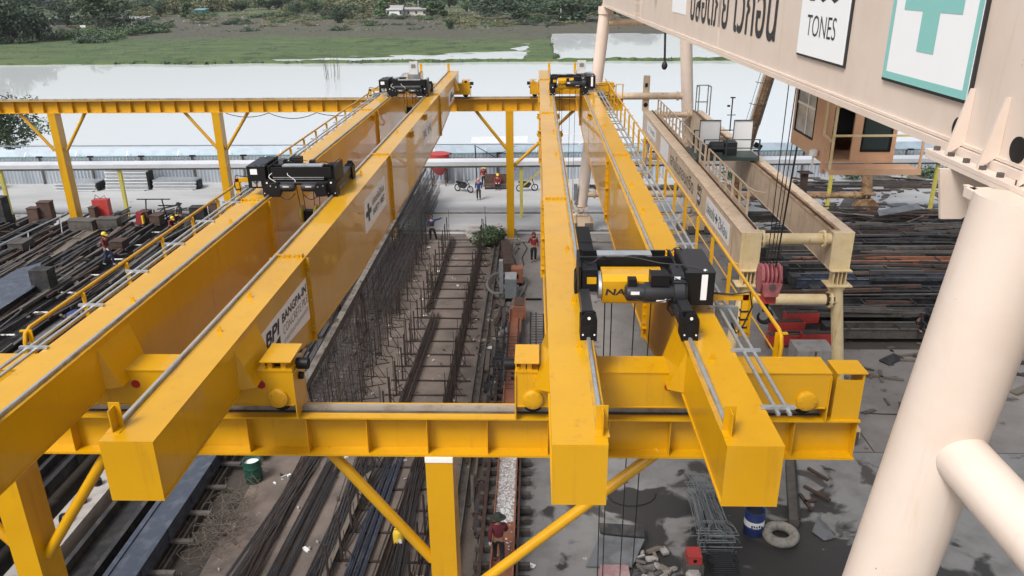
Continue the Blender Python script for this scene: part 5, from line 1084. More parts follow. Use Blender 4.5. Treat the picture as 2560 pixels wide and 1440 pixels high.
q = MB(MG).prism([(-60, by(-60)-.2, 3.85), (-60, by(-60)+.35, 3.95), (-60, by(-60)+.35, 3.8), (-60, by(-60)-.2, 3.7)], (120, 2.4, 0)); q.build('beam_shadow_edge' if False else 'beam_shade_strip', sh)  # shade along the white beam's lower edge, put in as a grey strip
for (px, py) in ((80, 530), (325, 549), (1302, 572), (2072, 545), (2322, 537)):
    p = G(px, py, 0); x = p.x; y = by(x)
    MB(YP).b(x-.11, x+.11, y-.1, y+.1, 0, 3.8).build('post', sh)
x = G(1302, 572).x; MB(YP).bar((x+.1, by(x), 2.3), (x+1.7, by(x), 3.7), .1, .1).build('brace', sh)
# galvanised sheet stacks
def sheets(label, px, w, h, d, lean=False):
    p = G(px, 458, 0); y = fy(p.x)-1.9; t = thing('sheet_stack', label, 'sheet stack', (p.x, y, 0), 'stacks of galvanised sheets by the fence'); q = MB(GV); n = int(h/.13)
    for k in range(n):
        q.m(GV if k % 2 else SHEETW).box((p.x+rnd.uniform(-.06, .06), y+(.04*k if lean else 0), .08+.13*k), (w, d, .085))
    q.m(GV).box((p.x, y+(.04*n if lean else 0), .02+.13*n), (w, d, .02)); q.build('sheet', t)
    MB(BK).box((p.x+w/2+.08, y-.1, h*.45), (.2, d*.7, h*.8)).box((p.x+w/2-.2, y-.15, .02), (.1, d*1.1, .04)).build('end_strap', t)
sheets('stack of galvanised sheets at the far left edge by the fence', 2, 1.9, 1.4, 1.1); sheets('low spread of galvanised sheets left of the yellow post', 235, 3.4, .75, 1.6); sheets('tall stack of galvanised sheets behind the pale yellow post', 352, 3.6, 1.75, 1.2, True); sheets('low galvanised sheets right of the tall stack', 466, 3.6, .85, 1.2)
p = G(100, 452, 0); q = MB(WH)
for (dx) in (0, .7):
    for a, b2 in (((0, 0, 0), (0, 0, .95)), ((.5, 0, 0), (.5, 0, .45)), ((0, 0, .45), (.5, 0, .45)), ((0, .4, 0), (0, .4, .95)), ((.5, .4, 0), (.5, .4, .45)), ((0, 0, .95), (0, .4, .95)), ((0, 0, .7), (0, .4, .7)), ((0, .4, .45), (.5, .4, .45))): q.bar(p+Vector(a)+Vector((dx, 0, -.1 if dx else 0)), p+Vector(b2)+Vector((dx, 0, -.1 if dx else 0)), .07, .07)
item('chair', 'white plastic chair frames against the fence', 'chairs', q, (p.x, p.y, 0))
p = G(142, 455, 0); q = MB(RU)
for k in range(14): q.m(rnd.choice([RU, PAPER, DS, RUG])).box(p+Vector((rnd.uniform(-.7, .7), rnd.uniform(-.4, .4), rnd.uniform(.1, .8))), (rnd.uniform(.2, .6), .4, rnd.uniform(.1, .4)), rnd.uniform(0, 3))
item('junk_pile', 'small junk pile left of the yellow column by the fence', 'junk', q, (p.x, p.y, 0))
hp = thing('hopper', 'faded red round hopper with conical bottom on legs', 'hopper', G(1100, 462, 0)); p = G(1100, 462, 0)
MB(RED).lathe((p.x, p.y, .85), [(.25, 0), (.85, .75), (.88, .8), (.88, 1.75), (.92, 1.8)], 24).build('hopper_body', hp)
for a in (.78, 2.36, 3.93, 5.5): MB(RU).bar((p.x+.8*math.cos(a), p.y+.8*math.sin(a), 0), (p.x+.8*math.cos(a), p.y+.8*math.sin(a), 1.8), .08, .08).build('leg', hp)
p = G(1150, 462, 0); q = MB(GV)
for dy in (0, .5): q.path([(p.x-.35, p.y+dy, 0), (p.x-.35, p.y+dy, 1.5), (p.x-.2, p.y+dy, 1.95), (p.x, p.y+dy, 2.05), (p.x+.2, p.y+dy, 1.95), (p.x+.35, p.y+dy, 1.5), (p.x+.35, p.y+dy, 0)], .06, 8)
item('hoop_frame', 'arched grey pipe frame right of the red hopper', 'pipe frame', q, (p.x, p.y, 0))
def moto(label, p, rz):
    t = thing('motorbike', label, 'motorbike', (0, 0, 0), 'parked motorbikes')
    for x in (-.62, .62):
        MB(BK).path([(x+.25*math.cos(a), 0, .29+.25*math.sin(a)) for a in [2*math.pi*k/20 for k in range(20)]], .045, 7, closed=True).m(GV).tube((x, -.04, .29), (x, .04, .29), .08, 10).build('wheel', t, org=(0, 0, 0))
    MB(DG).prism([(-.45, -.08, .35), (.1, -.08, .3), (.35, -.08, .6), (.2, -.08, .75), (-.2, -.08, .62), (-.6, -.08, .72)], (0, .16, 0)).bar((.62, 0, .29), (.4, 0, .95), .06, .06).build('frame', t, org=(0, 0, 0))
    MB(BK).prism([(-.7, -.12, .72), (.15, -.12, .70), (.1, -.12, .8), (-.7, -.12, .84)], (0, .24, 0)).build('saddle', t, org=(0, 0, 0)); MB(BK).bar((.42, -.32, 1.0), (.42, .32, 1.0), .035, .035).bar((.42, -.3, 1.0), (.38, -.3, 1.2), .02, .02).build('handlebar', t, org=(0, 0, 0)); MB(SIGNW).lathe((.5, 0, .88), [(.08, 0), (.08, .04)], 12, (1, 0, 0)).build('headlight', t, org=(0, 0, 0))
    t.location = p; t.rotation_euler = (0, 0, rz); return t
moto('dark motorbike parked beside the arched pipe frame', G(1160, 480, 0), -.5)
moto('dark motorbike parked right of the far yellow column', G(1318, 478, 0), .2)
p = G(1240, 472, 0); q = MB(RU).b(p.x-.9, p.x+1.1, p.y+.3, p.y+.4, .2, 1.15).b(p.x-1, p.x+1.2, p.y-.3, p.y+.3, .25, .4).b(p.x-.9, p.x-.8, p.y-.25, p.y+.3, 0, .25).b(p.x+1.0, p.x+1.1, p.y-.25, p.y+.3, 0, .25); item('bench', 'brown bench with dark backboard where two workers rest', 'bench', q, (p.x, p.y, 0))
q = MB(DG).tube((p.x-1.6, p.y+1, 0), (p.x-1.7, p.y+1, 3.4), .05, 6).bar((p.x-1.6, p.y+1, 3.3), (p.x+1.6, p.y+1.6, 1.2), .05, .05).bar((p.x+1.6, p.y+1, 3.3), (p.x-.4, p.y+1.6, 2.2), .04, .04); q.m(SHEETW).prism([(p.x-2.0, p.y+.7, 3.55), (p.x+2.6, p.y+.7, 3.6), (p.x+2.6, p.y+2, 3.9), (p.x-2.0, p.y+2, 3.85)], (0, 0, .03)); item('awning', 'ragged sheet awning on thin props above the resting workers', 'awning', q, (p.x, p.y, 0))
# galvanised scraps by the rusting bogie
q = MB(SHEETB)
for k in range(7): pp = G(2225+22*k, 520+rnd.uniform(-8, 12), .1); q.m(rnd.choice([DULL, DULL, RUG])).box(pp, (rnd.uniform(1, 2.2), rnd.uniform(.4, .9), .12), rnd.uniform(-.3, .3))
p = G(2290, 520); item('sheet_offcuts', 'grey sheet offcuts right of the rusting bogie', 'sheet offcuts', q, (p.x, p.y, 0))
q = MB(RUG)
for k in range(9): a = rnd.uniform(14, 30); q.m(rnd.choice([RUG, RU, DS])).bar((a, 61.5+.35*k, .12), (a+rnd.uniform(6, 16), 61.5+.35*k+rnd.uniform(-.3, .3), .12), .16, .12)
item('steel_bar_rows', 'rows of long rusty bars lying before the fence at the right', 'steel bars', q, (24, 63, 0))
q = MB(RUG)
for k in range(10): a = rnd.uniform(5, 11); q.m(rnd.choice([RUG, DG, DS])).box((a, 61+rnd.uniform(-1.5, 1.5), .2), (rnd.uniform(1, 4), .25, .2), rnd.uniform(-.1, .1))
item('steel_bar_rows', 'dark bars lying between the yellow girder and beige leg', 'steel bars', q, (8, 61, 0))
dk = thing('jetty_rail', 'pale pipe railing standing on the fence behind the far column', 'railing', (2, 66, 2.4)); q = MB(WH)
for x in (.1, 3, 6.5, 9.5): q.b(x-.03, x+.03, 66.4, 66.46, 2.3, 3.75)
for z in (3.7, 3.0): q.b(.1, 12, 66.4, 66.46, z, z+.05)
q.bar((3.2, 66.4, 2.6), (5.5, 66.4, 3.7), .05, .05).build('railing_bars', dk)
for k, (x, y) in enumerate(((26.5, 65.2), (33.5, 65.6), (36.5, 65.5), (16.8, 65.1))):
    q = MB(LEAF)
    for j in range(4): leafball(q, (x+r_.uniform(-.8, .8), y+r_.uniform(-.2, .2), .4+.3*r_.random()), .7, .4, .5, 90, .2, r_)
    t = thing('bush', ['low green weeds at the fence foot right of the cab', 'green weeds climbing the fence by the right post', 'weeds at the fence behind the beige leg', 'small weeds at the fence left of the cab'][k], 'weeds', (x, y, 0)); q.build('foliage', t, smooth=False)

# ================================================================== PEOPLE
def skin_obj(name, pts, edges, root, m, parent, sub=1):
    """one surface grown round a chain of joints: pts name -> (position, radius)"""
    bm = bmesh.new(); sk = bm.verts.layers.skin.verify(); vm = {}
    for k, (p, r) in pts.items():
        v = bm.verts.new(p); v[sk].radius = (r, r) if not isinstance(r, tuple) else r; v[sk].use_root = k in root; vm[k] = v
    for a, b2 in edges: bm.edges.new((vm[a], vm[b2]))
    me = bpy.data.meshes.new(name); bm.to_mesh(me); bm.free(); o = bpy.data.objects.new(name, me); C.objects.link(o)
    md = o.modifiers.new('s', 'SKIN'); md.use_smooth_shade = True; o.modifiers.new('d', 'SUBSURF').levels = sub
    dg = bpy.context.evaluated_depsgraph_get(); dg.update(); nm = bpy.data.meshes.new_from_object(o.evaluated_get(dg)); bpy.data.objects.remove(o); bpy.data.meshes.remove(me)
    nm.name = name; nm.materials.clear(); nm.materials.append(m); nm.polygons.foreach_set('material_index', [0]*len(nm.polygons)); nm.shade_smooth()
    q = bpy.data.objects.new(name, nm); C.objects.link(q); q.parent = parent; return q
V = Vector
def pose_base():
    return {'pel': V((0, 0, .93)), 'spi': V((0, 0, 1.12)), 'che': V((0, 0, 1.32)), 'nec': V((0, .01, 1.46)), 'hea': V((0, -.015, 1.585)),
            'shL': V((.175, 0, 1.40)), 'elL': V((.235, .03, 1.13)), 'wrL': V((.235, -.05, .90)), 'shR': V((-.175, 0, 1.40)), 'elR': V((-.235, .03, 1.13)), 'wrR': V((-.235, -.05, .90)),
            'hiL': V((.09, 0, .88)), 'knL': V((.105, -.03, .49)), 'anL': V((.11, .02, .09)), 'hiR': V((-.09, 0, .88)), 'knR': V((-.105, -.03, .49)), 'anR': V((-.11, .02, .09))}
def POSE(kind):
    p = pose_base()
    def s(**k):
        for a, b2 in k.items(): p[a] = V(b2)
    if kind == 'phone': s(elR=(-.30, -.06, 1.17), wrR=(-.13, -.12, 1.50)); s(anL=(.10, .10, .09), knL=(.10, -.02, .49))
    if kind == 'armout': s(elL=(.44, -.02, 1.44), wrL=(.68, -.08, 1.56), elR=(-.24, -.05, 1.14), wrR=(-.20, -.2, .98), anL=(.28, .05, .09), knL=(.2, -.05, .48))
    if kind == 'walk': s(knL=(.10, -.17, .52), anL=(.10, -.16, .10), knR=(-.10, .02, .47), anR=(-.10, .28, .14), elL=(.24, .14, 1.14), wrL=(.23, .10, .90), elR=(-.25, -.12, 1.15), wrR=(-.2, -.25, .98))
    if kind == 'stand2': s(elL=(.25, -.06, 1.14), wrL=(.12, -.24, 1.02), elR=(-.25, -.06, 1.14), wrR=(-.12, -.24, 1.0))
    if kind == 'sit':
        for k in ('pel', 'spi', 'che', 'nec', 'hea', 'shL', 'shR', 'elL', 'elR', 'wrL', 'wrR', 'hiL', 'hiR'): p[k] = p[k]+V((0, .08, -.45))
        s(knL=(.14, -.36, .50), knR=(-.14, -.36, .50), anL=(.14, -.34, .09), anR=(-.14, -.34, .09), elL=(.26, -.02, .70), elR=(-.26, -.02, .70), wrL=(.13, -.26, .60), wrR=(-.13, -.26, .60))
    if kind == 'bend': s(pel=(0, .12, .86), spi=(0, -.06, .98), che=(0, -.27, 1.02), nec=(0, -.42, .98), hea=(0, -.54, .93), shL=(.17, -.31, 1.0), shR=(-.17, -.31, 1.0), elL=(.2, -.36, .72), elR=(-.2, -.36, .72), wrL=(.12, -.44, .48), wrR=(-.12, -.44, .48), hiL=(.09, .1, .82), hiR=(-.09, .1, .82), knL=(.11, -.03, .48), knR=(-.11, -.03, .48))
    if kind == 'crouch': s(pel=(0, .16, .34), spi=(0, .08, .52), che=(0, -.06, .70), nec=(0, -.14, .83), hea=(0, -.21, .93), shL=(.17, -.09, .77), shR=(-.17, -.09, .77), elL=(.24, -.22, .56), elR=(-.24, -.22, .56), wrL=(.12, -.42, .42), wrR=(-.12, -.42, .42), hiL=(.09, .14, .32), hiR=(-.09, .14, .32), knL=(.17, -.22, .50), knR=(-.17, -.22, .50), anL=(.13, -.06, .09), anR=(-.13, -.06, .09))
    return p
def person(label, loc, rz, pose, shirt, trousers, hat=None, hatm=None, gloves=None, shoe=SHOE, scale=1.0, hood=None, coat=False, group='workers in the yard'):
    P = POSE(pose); t = thing('person', label, 'person', (0, 0, 0), group); ORG[t.name] = V((0, 0, 0))
    up = (P['hea']-P['nec']).normalized(); fwd = V((0, -1, 0)); fwd = (fwd-up*fwd.dot(up)).normalized(); hc = P['hea']+up*.02
    if pose == 'bend': fwd = V((0, -.5, -.85))
    pts = {'pel': (P['pel'], (.15, .105)), 'spi': (P['spi'], (.135, .095)), 'che': (P['che'], (.15, .105)), 'nec': (P['nec'], .055), 'jaw': (hc-up*.05+fwd*.01, .07), 'hea': (hc+up*.03-fwd*.005, (.083, .098)), 'top': (hc+up*.10-fwd*.01, .055),
           'nose': (hc+fwd*.115-up*.005, .016)}
    ed = [('pel', 'spi'), ('spi', 'che'), ('che', 'nec'), ('nec', 'jaw'), ('jaw', 'hea'), ('hea', 'top'), ('hea', 'nose')]
    for S in 'LR':
        for k, r in (('sh', .062), ('el', .045), ('wr', .031), ('hi', .095), ('kn', .062), ('an', .042)): pts[k+S] = (P[k+S], r)
        d = (P['wr'+S]-P['el'+S]).normalized(); sd = 1 if S == 'L' else -1; lat = d.cross(V((sd, 0, 0))); lat = lat.normalized() if lat.length > .1 else V((0, 0, 1))
        pts['pa'+S] = (P['wr'+S]+d*.07, (.042, .02)); ed += [('che', 'sh'+S), ('sh'+S, 'el'+S), ('el'+S, 'wr'+S), ('wr'+S, 'pa'+S), ('pel', 'hi'+S), ('hi'+S, 'kn'+S), ('kn'+S, 'an'+S)]
        curl = V((-sd, 0, 0))
        for i, (o, L) in enumerate(((-.03, .07), (-.01, .08), (.01, .075), (.03, .06))):
            a = P['wr'+S]+d*.095+lat*o; pts['f%d%s' % (i, S)] = (a, .0105); pts['g%d%s' % (i, S)] = (a+d*L*.55+curl*.012, .0095); pts['h%d%s' % (i, S)] = (a+d*L*.9+curl*.035, .008); ed += [('f%d%s' % (i, S), 'g%d%s' % (i, S)), ('g%d%s' % (i, S), 'h%d%s' % (i, S))]
        a = P['wr'+S]+d*.035-lat*.03; pts['t0'+S] = (a, .012); pts['t1'+S] = (a+d*.035-lat*.025+curl*.015, .0105); pts['t2'+S] = (a+d*.065-lat*.03+curl*.03, .009); ed += [('t0'+S, 't1'+S), ('t1'+S, 't2'+S)]
        ft = V((0, -1, 0)); pts['to'+S] = (P['an'+S]+ft*.15+V((0, 0, -.05)), .035); ed.append(('an'+S, 'to'+S))
    roots = {'pel'} | {'f%d%s' % (i, S) for i in range(4) for S in 'LR'} | {'t0L', 't0R'}
    skin_obj('body', pts, ed, roots, SKIN, t)
    sp = {k: (P[k], r) for k, r in (('spi', (.155, .115)), ('che', (.172, .125)))}
    sp['pel'] = (P['pel']+(P['spi']-P['pel'])*(.0 if not coat else -.6), (.17, .125) if not coat else (.19, .15)); sp['col'] = (P['nec']+(P['che']-P['nec'])*.25, .078)
    e2 = [('pel', 'spi'), ('spi', 'che'), ('che', 'col')]
    for S in 'LR': sp['sh'+S] = (P['sh'+S], .078); sp['el'+S] = (P['el'+S], .06); sp['cu'+S] = (P['wr'+S]+(P['el'+S]-P['wr'+S])*.08, .046); e2 += [('che', 'sh'+S), ('sh'+S, 'el'+S), ('el'+S, 'cu'+S)]
    skin_obj('shirt', sp, e2, {'che'}, shirt, t)
    tp = {'wa': (P['pel']+(P['spi']-P['pel'])*.2, (.155, .112)), 'pel': (P['pel'], (.16, .12))}; e3 = [('wa', 'pel')]
    for S in 'LR': tp['hi'+S] = (P['hi'+S], .11); tp['kn'+S] = (P['kn'+S], .078); tp['he'+S] = (P['an'+S]+(P['kn'+S]-P['an'+S])*.06, .062); e3 += [('pel', 'hi'+S), ('hi'+S, 'kn'+S), ('kn'+S, 'he'+S)]
    skin_obj('trousers', tp, e3, {'pel'}, trousers, t)
    for S in 'LR':
        a = P['an'+S]; skin_obj('shoe', {'h': (a+V((0, .05, -.03)), (.045, .05)), 'm': (a+V((0, -.06, -.045)), (.045, .04)), 't': (a+V((0, -.17, -.055)), (.045, .032))}, [('h', 'm'), ('m', 't')], {'h'}, shoe, t)
    if gloves:
        for S in 'LR':
            d = (P['wr'+S]-P['el'+S]).normalized(); skin_obj('glove', {'a': (P['wr'+S]-d*.01, .042), 'b': (P['wr'+S]+d*.08, (.05, .032)), 'c': (P['wr'+S]+d*.15, (.04, .025))}, [('a', 'b'), ('b', 'c')], {'a'}, gloves, t)
    q = MB(hatm or HAIR)
    if hat == 'helmet': q.lathe(hc+up*.035, [(.118, -.01), (.125, 0), (.12, .04), (.095, .09), (.05, .118), (.01, .125)], 18, up).prism([hc+up*.035+fwd*.10+V((-.1, 0, 0)), hc+up*.035+fwd*.10+V((.1, 0, 0)), hc+up*.02+fwd*.19+V((.05, 0, 0)), hc+up*.02+fwd*.19+V((-.05, 0, 0))], up*.012); q.build('helmet', t)
    elif hat == 'brim': q.lathe(hc+up*.045, [(.23, -.03), (.235, -.02), (.125, 0), (.115, .07), (.09, .105), (.02, .115)], 20, up); q.build('hat', t)
    elif hat == 'hood':
        q.lathe(hc-up*.10-fwd*.012, [(.10, -.06), (.125, 0), (.125, .13), (.11, .20), (.07, .245), (.01, .26)], 18, up); q.build('hood', t)
        MB(SKIN).lathe(hc+fwd*.098, [(.06, 0), (.055, .02), (.02, .035)], 12, fwd).build('face', t)
    if hat in (None, 'helmet', 'brim'):
        MB(HAIR).lathe(hc-fwd*.018+up*.0, [(.09, -.06), (.102, 0), (.102, .06), (.085, .105), (.04, .135), (.01, .14)] if hat is None else [(.085, -.07), (.098, -.03), (.10, .04)], 16, up).build('hair', t)
    for sx in (-.034, .034): MB(INK).lathe(hc+fwd*.088+up*.022+V((sx, 0, 0)), [(.012, 0), (.008, .006)], 8, fwd).build('eye', t)
    MB(MAROON).lathe(hc+fwd*.088-up*.055, [(.02, 0), (.015, .005)], 8, fwd).build('mouth', t)
    t.location = loc; t.rotation_euler = (0, 0, rz); t.scale = (scale,)*3; return t
def at(px, py, z=0.0): return G(px, py, z)
person('worker in red jacket holding a phone to the ear on the concrete aisle', at(1334, 655), .1, 'phone', REDC, BLACKC, 'hood', MAROON, scale=1.08)
person('worker in dark blue shirt with one arm stretched out by the far rebar stands', at(1081, 604, .0), .15, 'armout', DBLUE, BLACKC, None, scale=1.05)
person('worker in blue coat and pink headscarf standing in front of the bench', at(1197, 500), 0, 'stand', BLUEC, BLACKC, 'hood', PINKC, gloves=GLOVE, scale=1.0, coat=True)
b_ = G(1240, 472, 0)
person('worker in red shirt and yellow hat seated on the bench', (b_.x+.15, b_.y-.1, -.02), 0, 'sit', REDC, BLACKC, 'helmet', HELM, gloves=GLOVE)
person('worker in red shirt and straw yellow hat standing behind the bench', (b_.x-1.05, b_.y+.8, 0), .2, 'stand', REDC, BLACKC, 'brim', JERRY)
person('worker in red shirt and dark brimmed hat bending over the orange mould at the front', at(1247, 1412, .43)+V((0, 0, 0)), math.pi+.1, 'walk', MAROON, BLACKC, 'brim', HATG, gloves=GLOVE)
person('worker in maroon shirt and yellow helmet striding over the left mould beds', at(275, 664, 1.35), 1.25, 'walk', MAROON, DBLUE, 'helmet', HELM, gloves=GLOVE, shoe=SHOET, scale=1.12)
person('worker all in black with a wide brimmed hat beyond the yellow handrail', at(457, 572, 1.2), -.6, 'stand2', BLACKC, BLACKC, 'brim', BLACKC, gloves=JERRY)
person('crouching worker in maroon with yellow helmet beside the worker in black', at(432, 580, 1.2), .9, 'crouch', MAROON, BLACKC, 'helmet', HELM)
person('worker in bright blue shirt bending down between the left beds', at(185, 836, .62), 1.9, 'bend', BLUEC, BLACKC, None, scale=1.1)
person('crouching worker in dark clothes among the right mould beds', at(2302, 828, .72), .3, 'crouch', BLACKC, BLACKC, 'brim', BLACKC, scale=1.15)

# ================================================================== TREES, BUSHES AND FAR BUILDINGS
def tree_proto(kind, seed, lm):
    """unit sized: about 1 high; trunk, limbs and a crown of many leaf clumps"""
    r = random.Random(seed); t = thing('tree', 'x', 'tree', (0, 0, 0)); tr = MB(BARK); cr = MB(lm)
    if kind == 'round': H0, clumps = .12, [(r.gauss(0, .17), r.gauss(0, .17), .22+.64*r.random(), r.uniform(.15, .22)) for _ in range(22)]
    elif kind == 'tall': H0, clumps = .15, [(r.gauss(0, .07), r.gauss(0, .07), .2+.72*k/15, .13*(1-.55*abs(k/15-.4))) for k in range(16)]
    elif kind == 'wide': H0, clumps = .12, [(r.gauss(0, .36), r.gauss(0, .25), .18+.62*r.random(), r.uniform(.15, .23)) for _ in range(28)]
    else: H0, clumps = .04, [(r.gauss(0, .42), r.gauss(0, .3), .15+.4*r.random(), r.uniform(.16, .28)) for _ in range(14)]
    tr.tube((0, 0, -.03), (.01, 0, H0+.25), .028, 7, .014)
    for x, y, z, q in clumps:
        tr.tube((0, 0, H0*.8), (x*.8, y*.8, z), .012, 5, .004, caps=False); leafball(cr, (x, y, z), q, q, q*.8, 90 if kind != 'bush' else 80, .055 if kind != 'bush' else .07, r)
    cr.build('crown', t, org=(0, 0, 0), smooth=False); tr.build('trunk', t, org=(0, 0, 0)); t['category'] = 'tree' if kind != 'bush' else 'bush'; return t
protos = {}
for k, sd, lm in (('round', 1, LEAFD), ('round2', 2, LEAF), ('tall', 3, LEAF), ('wide', 4, LEAFD), ('wide2', 5, LEAFP), ('bush', 6, LEAF), ('bush2', 7, LEAFP), ('bush3', 8, LEAFD)):
    protos[k] = tree_proto(k.rstrip('23'), sd, lm)
used_ = set()
def plant(kind, px, py, hpx, label, wide=1.0, group=None, name='tree', y=None):
    p = G(px, py, -.4) if y is None else V((G(px, py, -.4).x, y, -.4)); d = p.y*1.02; h = hpx*d/F_PX
    if kind in used_: o = dup(protos[kind], p, rnd.uniform(0, 6.28), label)
    else: o = protos[kind]; used_.add(kind); o.location = p; o.rotation_euler = (0, 0, rnd.uniform(0, 6.28)); o['label'] = label
    o.name = name; o.scale = (h*wide, h*wide, h); o['category'] = name
    if group: o['group'] = group
    return o
named = [('wide', -12, 116, 130, 'tallest dark tree at the far left corner of the bank', .9), ('round2', 45, 112, 100, 'tall green tree rising behind the low pale shack', .9), ('round', 100, 108, 86, 'tall dark round tree left of the grey shack', 1.0), ('round', 168, 72, 56, 'dark round tree behind the low roofed shack', 1.2), ('round2', 255, 75, 95, 'big bright green tree rising over the shacks', 1.3), ('wide', 300, 80, 50, 'spreading green tree right of the bright green one', 1.4),
         ('wide', 8, 100, 90, 'dark spreading tree at the left edge of the far bank', 1.1), ('round', 400, 45, 40, 'small dark round tree beyond the white roofed shack', 1.2), ('wide2', 365, 50, 32, 'pale dry tree left of the small dark one', 1.4), ('tall', 465, 50, 58, 'slim tree beside the teal hut', 1.3), ('tall', 1080, 45, 38, 'light green slim tree left of its twin', 1.7), ('tall', 1108, 47, 36, 'light green slim tree right of its twin', 1.7),
         ('tall', 955, 48, 46, 'slim dark green tree before the white wall', 1.9), ('round', 1125, 78, 28, 'lone round tree standing out on the brown field', 1.1), ('wide', 1290, 50, 60, 'wide dark tree mass left of the beige leg', 1.8), ('wide', 1230, 40, 50, 'dark tree right of the blue building', 1.5), ('wide', 1440, 58, 62, 'wide dark tree close beside the beige leg', 2.0), ('wide', 1600, 45, 60, 'dark tree behind the beige leg', 2.0), ('round2', 1400, 45, 48, 'leafy tree near the lamp post', 1.4), ('bush2', 1420, 45, 26, 'pale rounded bush next to the lamp post', 1.0), ('wide', 860, 52, 40, 'dark tree left of the slim dark green one', 1.5), ('round2', 790, 40, 40, 'green tree over the dry grass', 1.4), ('round', 845, 62, 30, 'dark low tree on the field edge', 1.3), ('bush3', 1150, 55, 20, 'dark shrub on the field edge', 1.4), ('bush3', 40, 115, 40, 'dense dark shrub below the left shack', 1.3), ('bush', 150, 105, 44, 'green shrub between the left shacks', 1.5), ('bush3', 230, 112, 42, 'dark shrub by the junk on the bank', 1.5), ('bush', 275, 105, 40, 'leafy shrub on the bank middle', 1.4), ('bush', 330, 92, 40, 'green shrub below the white roofed shack', 1.5), ('bush3', 370, 82, 30, 'dark shrub at the end of the bank thicket', 1.5), ('bush', 405, 74, 18, 'low bright green shrub at the thicket tip', 2.0), ('bush3', 620, 82, 20, 'dark scrub patch on the brown field', 1.8), ('bush3', 850, 80, 22, 'dark shrub at the middle of the field', 1.6), ('bush3', 1040, 78, 16, 'small dark shrub by the lone tree', 1.6), ('bush', 700, 47, 26, 'green scrub behind the dry grass', 2.2)]
for kd, px, py, h, lb, wd in named: plant(kd, px, py, h, lb, wd, None, 'bush' if 'bush' in kd else 'tree')
kinds = ['round', 'round2', 'wide', 'wide2', 'tall', 'bush', 'bush2', 'bush3']
for k in range(150):
    px = -60+k*11.8+rnd.uniform(-14, 14); py = rnd.choice([4, 10, 16, 22, 28, 36])+rnd.uniform(-6, 6); kd = rnd.choice(kinds[:5]+['wide', 'round'])
    plant(kd, px, py, rnd.uniform(24, 48), 'tree in the hazy green belt along the far horizon', rnd.uniform(1.2, 2.2), 'trees in the far green belt', 'tree')
for k in range(110):
    px = 480+rnd.uniform(0, 1150); py = rnd.choice([40, 46, 50, 55, 60, 66])+rnd.uniform(-6, 6); kd = rnd.choice(['bush', 'bush2', 'bush3', 'bush2'])
    plant(kd, px, py, rnd.uniform(9, 20), 'low scrub bush scattered on the field beyond the pond', rnd.uniform(1.6, 3.0), 'scrub bushes on the far field', 'bush')
for k in range(34):
    px = -30+rnd.uniform(0, 440); py = 112-px*.075+rnd.uniform(-45, 4); plant(rnd.choice(['bush', 'bush3', 'bush3']), px, py, rnd.uniform(16, 34), 'shrub in the thicket round the bank shacks', rnd.uniform(1.2, 1.9), 'shrubs in the bank thicket', 'bush')
# near tree at the left edge beyond the fence
t = thing('tree', 'leafy green tree beyond the fence at the left edge', 'tree', (-48.2, 70, -.5)); r_ = random.Random(31); q = MB(LEAFD); b_ = MB(BARK).tube((-48.2, 70, -.5), (-48, 70, 4.5), .22, 8, .12)
for k in range(34):
    c = V((-48.2+r_.gauss(0, 1.7), 70+r_.gauss(0, 1.6), 4.4+r_.gauss(0, 1.6))); q.m(LEAFD if k % 3 else LEAF); leafball(q, c, 1.1, 1.1, .8, 170, .2, r_); b_.tube((-48.1, 70, 3.2), c, .06, 5, .015, caps=False)
q.build('crown', t, smooth=False); b_.build('trunk', t)
# sticks and reeds standing in the pond
for k in range(14):
    px = 812+rnd.uniform(0, 36); p = G(px, rnd.uniform(190, 205), W_Z); one(MB(BARK).bar((p.x, p.y, W_Z-.4), (p.x+rnd.uniform(-.4, .3), p.y, rnd.uniform(1.5, 4.5)), .045, .045), 'dead_pole', 'thin dead pole in the cluster standing out of the pond', 'pole', (p.x, p.y, W_Z), 'dead poles in the pond')
q = MB(LEAFD); r_ = random.Random(9)
for k in range(620):
    x = r_.uniform(-92, 95); yb = 174.0+2.2*nz2(x, 0, .09)+r_.gauss(0, .4); leafball(q, (x, yb, -.40), .7, .4, .3, 6, .55, r_)
o = q.build('bank_grass', smooth=False); o['kind'] = 'stuff'
# far houses
def house(label, px, py, wpx, hpx, wall, roof, flat=True, depth=6, name='house'):
    p = G(px, py, 0); d = p.y; w_ = wpx*d/F_PX; h = hpx*d/F_PX; t = thing(name, label, 'house', (p.x, p.y, 0)); x0, x1 = p.x-w_/2, p.x+w_/2
    MB(wall).b(x0+.3, x1-.3, p.y, p.y+depth, -.3, h*.8).build('wall', t)
    q = MB(roof)
    if flat: q.prism([(x0-.2, p.y-.8, h*.8), (x1+.2, p.y-.8, h*.8), (x1+.2, p.y+depth, h), (x0-.2, p.y+depth, h)], (0, 0, .15))
    else: q.prism([(x0-.4, p.y-.5, h*.7), (x0-.4, p.y+depth+.5, h*.7), (x0-.4, p.y+depth/2, h*1.15)], (w_+.8, 0, 0))
    q.build('roof', t)
    for k in range(max(2, int(w_/3))):
        xx = x0+.8+(w_-2)*k/max(1, int(w_/3)-1) if w_ > 3 else x0+.8
        MB(DG).b(xx, xx+.9, p.y-.03, p.y-.002, h*.25, h*.6).build('window', t)
    return t
house('low pale shack with flat roof at the left edge of the far bank', 30, 66, 48, 22, WALLW, ROOF); house('dark long shack between the two dark round trees', 150, 64, 50, 20, DG, ROOF); house('small white shack under a grey roof on the bank', 325, 66, 72, 20, WALLW, ROOF)
